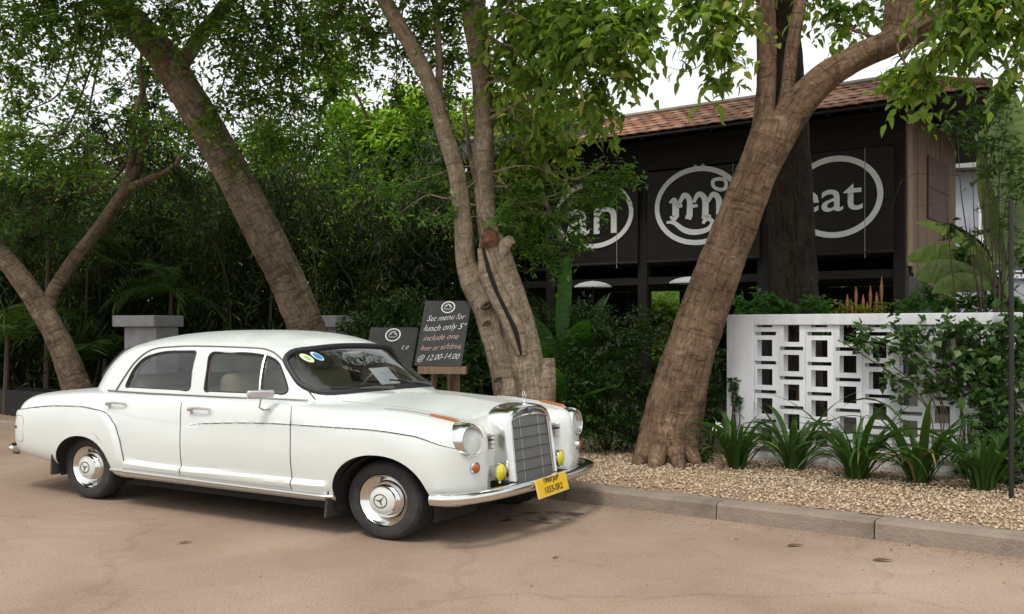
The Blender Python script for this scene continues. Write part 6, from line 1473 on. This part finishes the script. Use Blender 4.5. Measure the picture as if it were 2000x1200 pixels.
# canna with paddle leaves
def paddle(f): return .035 + (math.sin(PI * min(1, (f - .46) / .54)) ** .7 if f > .46 else 0)
def paddle2(f): return .06 + (math.sin(PI * min(1, (f - .16) / .84)) ** .6 if f > .16 else 0)
def paddle_plant(name, label, base, leaves, m, seed, fold=.14, prof=paddle, z0=0.0):
    t = empty(name, tuple(base), 0, label, 'plant'); r = random.Random(seed)
    for (az, L_, w, a0, a1, *ro) in leaves:
        o = blade(L_, w, (math.radians(a0), math.radians(a1)), fold, 18, prof, r.uniform(-.35, .35)).build('leaf', m, t, angle=None); o.rotation_euler = (math.radians(ro[0]) if ro else 0, 0, math.radians(az)); o.location = (r.uniform(-.05, .05), r.uniform(-.05, .05), z0)
    return t
b = at(1090, 880, 11.4); b[2] = .13
paddle_plant('canna_plant', 'green paddle-leaved plant between the pale trunk and the blind with the letters an', b, ((60, 2.3, .20, 87, 78), (35, 2.0, .26, 82, 45), (140, 2.05, .26, 82, 42), (160, 1.9, .26, 76, 25), (15, 1.8, .26, 76, 20), (-70, 1.75, .30, 82, 30), (-120, 1.7, .30, 80, 20), (-40, 1.6, .30, 78, 5), (170, 1.6, .28, 72, 10), (110, 1.7, .26, 80, 40)), G_pad, 3)
b = at(1095, 890, 11.0); b[2] = .13
paddle_plant('canna_plant', 'shorter paddle-leaved plant right behind the pale split trunk', b, ((120, 1.7, .28, 82, 45), (60, 1.6, .28, 82, 40), (20, 1.4, .26, 74, 15), (160, 1.4, .26, 74, 15), (-100, 1.3, .26, 78, 20), (-50, 1.2, .26, 72, 0)), G_pad, 4)
b = at(1966, 900, 10.3); b[2] = .13
bp2 = paddle_plant('banana_plant', 'pale banana plant with long drooping leaves at the right edge', b, ((178, 1.15, .34, 60, -20, 38), (186, 1.0, .30, 42, -15, 48), (165, 1.3, .34, 72, 15, 30), (105, 2.1, .52, 87, 79), (70, 2.3, .50, 88, 82), (182, .8, .26, 30, -40, 45), (-20, 1.6, .34, 76, 20, -30), (140, 1.8, .46, 84, 68), (60, 1.5, .44, 84, 60)), G_ban, 5, prof=paddle2, z0=1.75)
MB().tube([(.0, 0, 0), (.02, 0, 1.0), (0, 0, 1.85)], [.09, .07, .045], n=10).build('stem', mat('banana_stem', (.20, .24, .12), .6, col2=(.13, .15, .07), scale=6), bp2)
# palms at the left edge
def palm(label, px, Y, hgt, n, seed, L_=1.5):
    r = np.random.default_rng(seed); c = at(px, 0, Y); t = empty('palm_plant', (c[0], c[1], .12), 0, label, 'palm', 'palms at the left edge'); q = MB(); q.tube([(0, 0, 0), (.04, 0, hgt)], [.05, .035], n=8); q.build('stem', twig_m, t)
    for k in range(n):
        a = k * 2.399; el = r.uniform(.2, 1.1); O = np.array([[0.04, 0, hgt]]); d = np.array([[math.cos(a) * math.cos(el), math.sin(a) * math.cos(el), math.sin(el)]])
        A = spray_leaves(r, O, d, L_ * r.uniform(.8, 1.15), 44, .42, .028, .55, .72, .06); V, F = leaf_arrays(*A, fold=.1)
        link_mesh('frond', tri_mesh('frond', V, F), leaf_mat('leaf_palm', (.03, .075, .018), (.075, .135, .035), trans=.35), t)
palm('palm with long feathered fronds at the left edge of the picture', 10, 15.6, 1.3, 13, 401); palm('small palm in front of the bamboo right of the forked trunk', 200, 16.0, .9, 10, 402, 1.2); palm('palm high among the bamboo above the left gate pier', 330, 16.2, 2.0, 11, 403, 1.1); palm('palm among the dark leaves above the forked trunk', 90, 15.9, 2.9, 11, 404, 1.3)

# ---- creeper over the wall
r = np.random.default_rng(77); O, D = [], []
t = empty('wall_creeper', W(u_at(1850, WV), WV - .05, .13), 0, 'dark green creeper climbing over the right half of the white wall', 'creeper'); b0 = np.array(t.location)
cl = [(1700, 650, 60, 22), (1760, 640, 70, 18), (1840, 650, 70, 24), (1760, 690, 60, 26), (1720, 665, 70, 20), (1800, 720, 70, 36), (1790, 760, 40, 22), (1880, 690, 60, 40), (1940, 680, 60, 50), (1990, 700, 40, 60), (1900, 750, 60, 46), (1960, 780, 50, 60), (1930, 850, 50, 60), (1990, 860, 40, 60), (1890, 640, 90, 16), (1680, 655, 30, 12), (1850, 740, 50, 30), (1985, 630, 60, 20), (1910, 900, 40, 30), (1740, 740, 14, 30), (1720, 770, 10, 8), (1960, 920, 50, 25)]
for px, py, sx, sy in cl:
    n = int(sx * sy * (.0062 if px < 1860 else .0125))
    for _ in range(n):
        x, y = px + r.normal(0, sx * .48), py + r.normal(0, sy * .5); v = WV - r.uniform(.01, .16)
        if x < 1640: continue
        p = W(u_at(x, v), v, max(.15, z_at(x, y, v))); O.append(p); D.append([r.normal(0, .7) + .1, -.45 + r.normal(0, .4), r.normal(0, .6) - .1])
O, D = np.array(O), unit(np.array(D))
A = list(spray_leaves(r, O - b0, D, .16, 5, .085, .075, .3, .7, .45)); V, F = leaf_arrays(*A); link_mesh('leaves', tri_mesh('leaves', V, F), leaf_mat('leaf_creeper', (.022, .055, .012), (.065, .13, .030), (.13, .19, .05), trans=.3, rough=.4), t)
q = MB()
for k in range(16):
    x0, y0 = r.uniform(1800, 2000), r.uniform(850, 920); x1, y1 = x0 - r.uniform(0, 160), r.uniform(640, 720)
    P = [W(u_at(x, WV - .03), WV - .03 - r.uniform(0, .05), z_at(x, y, WV - .03)) - b0 for x, y in ((x0, y0), (x0 + r.uniform(-30, 10), (y0 + y1) / 2), (x1, y1))]; q.tube(spline(P, 10), .006, n=5)
q.build('stems', bark_l, t)
# sprig climbing the pier
shrub('climbing_sprig', 'thin grey sprig climbing the wall pier', [(W(u_at(x, WV - .04), WV - .04, z_at(x, y, WV - .04)), .045) for x, y in ((1432, 755), (1436, 775), (1428, 745), (1442, 790))], G_hedge, .06, .04, 311, 2000, .06, nleaf=4)

r = np.random.default_rng(93); n = 420; uu_ = r.uniform(-1.6, 2.6, n); vv_ = 1.95 - np.abs(r.normal(0, .35, n)) * np.where(r.random(n) < .5, 1, -.8); pz = P0 + uu_[:, None] * DU + vv_[:, None] * DV
V, F = leaf_arrays(np.column_stack([pz, np.full(n, .158)]), unit(np.column_stack([r.standard_normal((n, 2)), .12 * r.standard_normal(n)])), unit(np.array([0, 0, 1.0]) + .25 * r.standard_normal((n, 3))), r.uniform(.03, .10, n), r.uniform(.015, .035, n), fine=True)
o = link_mesh('leaf_litter', tri_mesh('leaf_litter', V, F), leaf_mat('leaf_dry', (.06, .035, .018), (.17, .10, .045), (.30, .20, .06), trans=.1, rough=.8)); props(o, 'dry leaf litter scattered on the gravel below the lilies', 'leaf litter', kind='stuff')
# ---- dead leaves on the road and by the kerb
dl = mat('dead_leaf', (.10, .055, .03), .9); dm = blade(.12, .050, (.10, -.12), .12, 6).mesh('fallen_leaf', True, None); dm.materials.append(dl)
ym = blade(.06, .03, (.2, -.3), .25, 5).mesh('fallen_leaf', True, None); ym.materials.append(mat('dead_leaf_yellow', (.42, .26, .06), .9))
for (px, py, rz, sc, lab) in ((1538, 1068, .1, 1.0, 'curled brown leaf on the road below the third kerb stone'), (1705, 1096, -.2, 1.1, 'curled brown leaf on the road nearest the right edge'), (1080, 1092, .8, .5, 'small brown leaf on the road in front of the bumper'), (350, 1063, .5, .8, 'small dark leaf on the road below the car door')):
    Y = EYE * FPX / (py - 640); o = bpy.data.objects.new('fallen_leaf', dm); COL.objects.link(o); o.location = tuple(at(px, py, Y) + [0, 0, .006]); o.rotation_euler = (.1, 0, rz); o.scale = (sc, sc, sc); props(o, lab, 'leaf', 'fallen leaves on the road')
r = np.random.default_rng(91)
for k in range(34):
    u, v = r.uniform(-2.2, 2.3), -r.random() ** 2 * .8 - .03; o = bpy.data.objects.new('fallen_leaf', ym if r.random() < .75 else dm); COL.objects.link(o); p = W(u, v, .005); o.location = tuple(p); s_ = r.uniform(.25, .6) if o.data is ym else r.uniform(.2, .4); o.scale = (s_,) * 3; o.rotation_euler = (0, 0, r.uniform(0, 6)); props(o, 'tiny yellowed leaf lying on the road along the kerb', 'leaf', 'tiny leaves along the kerb')
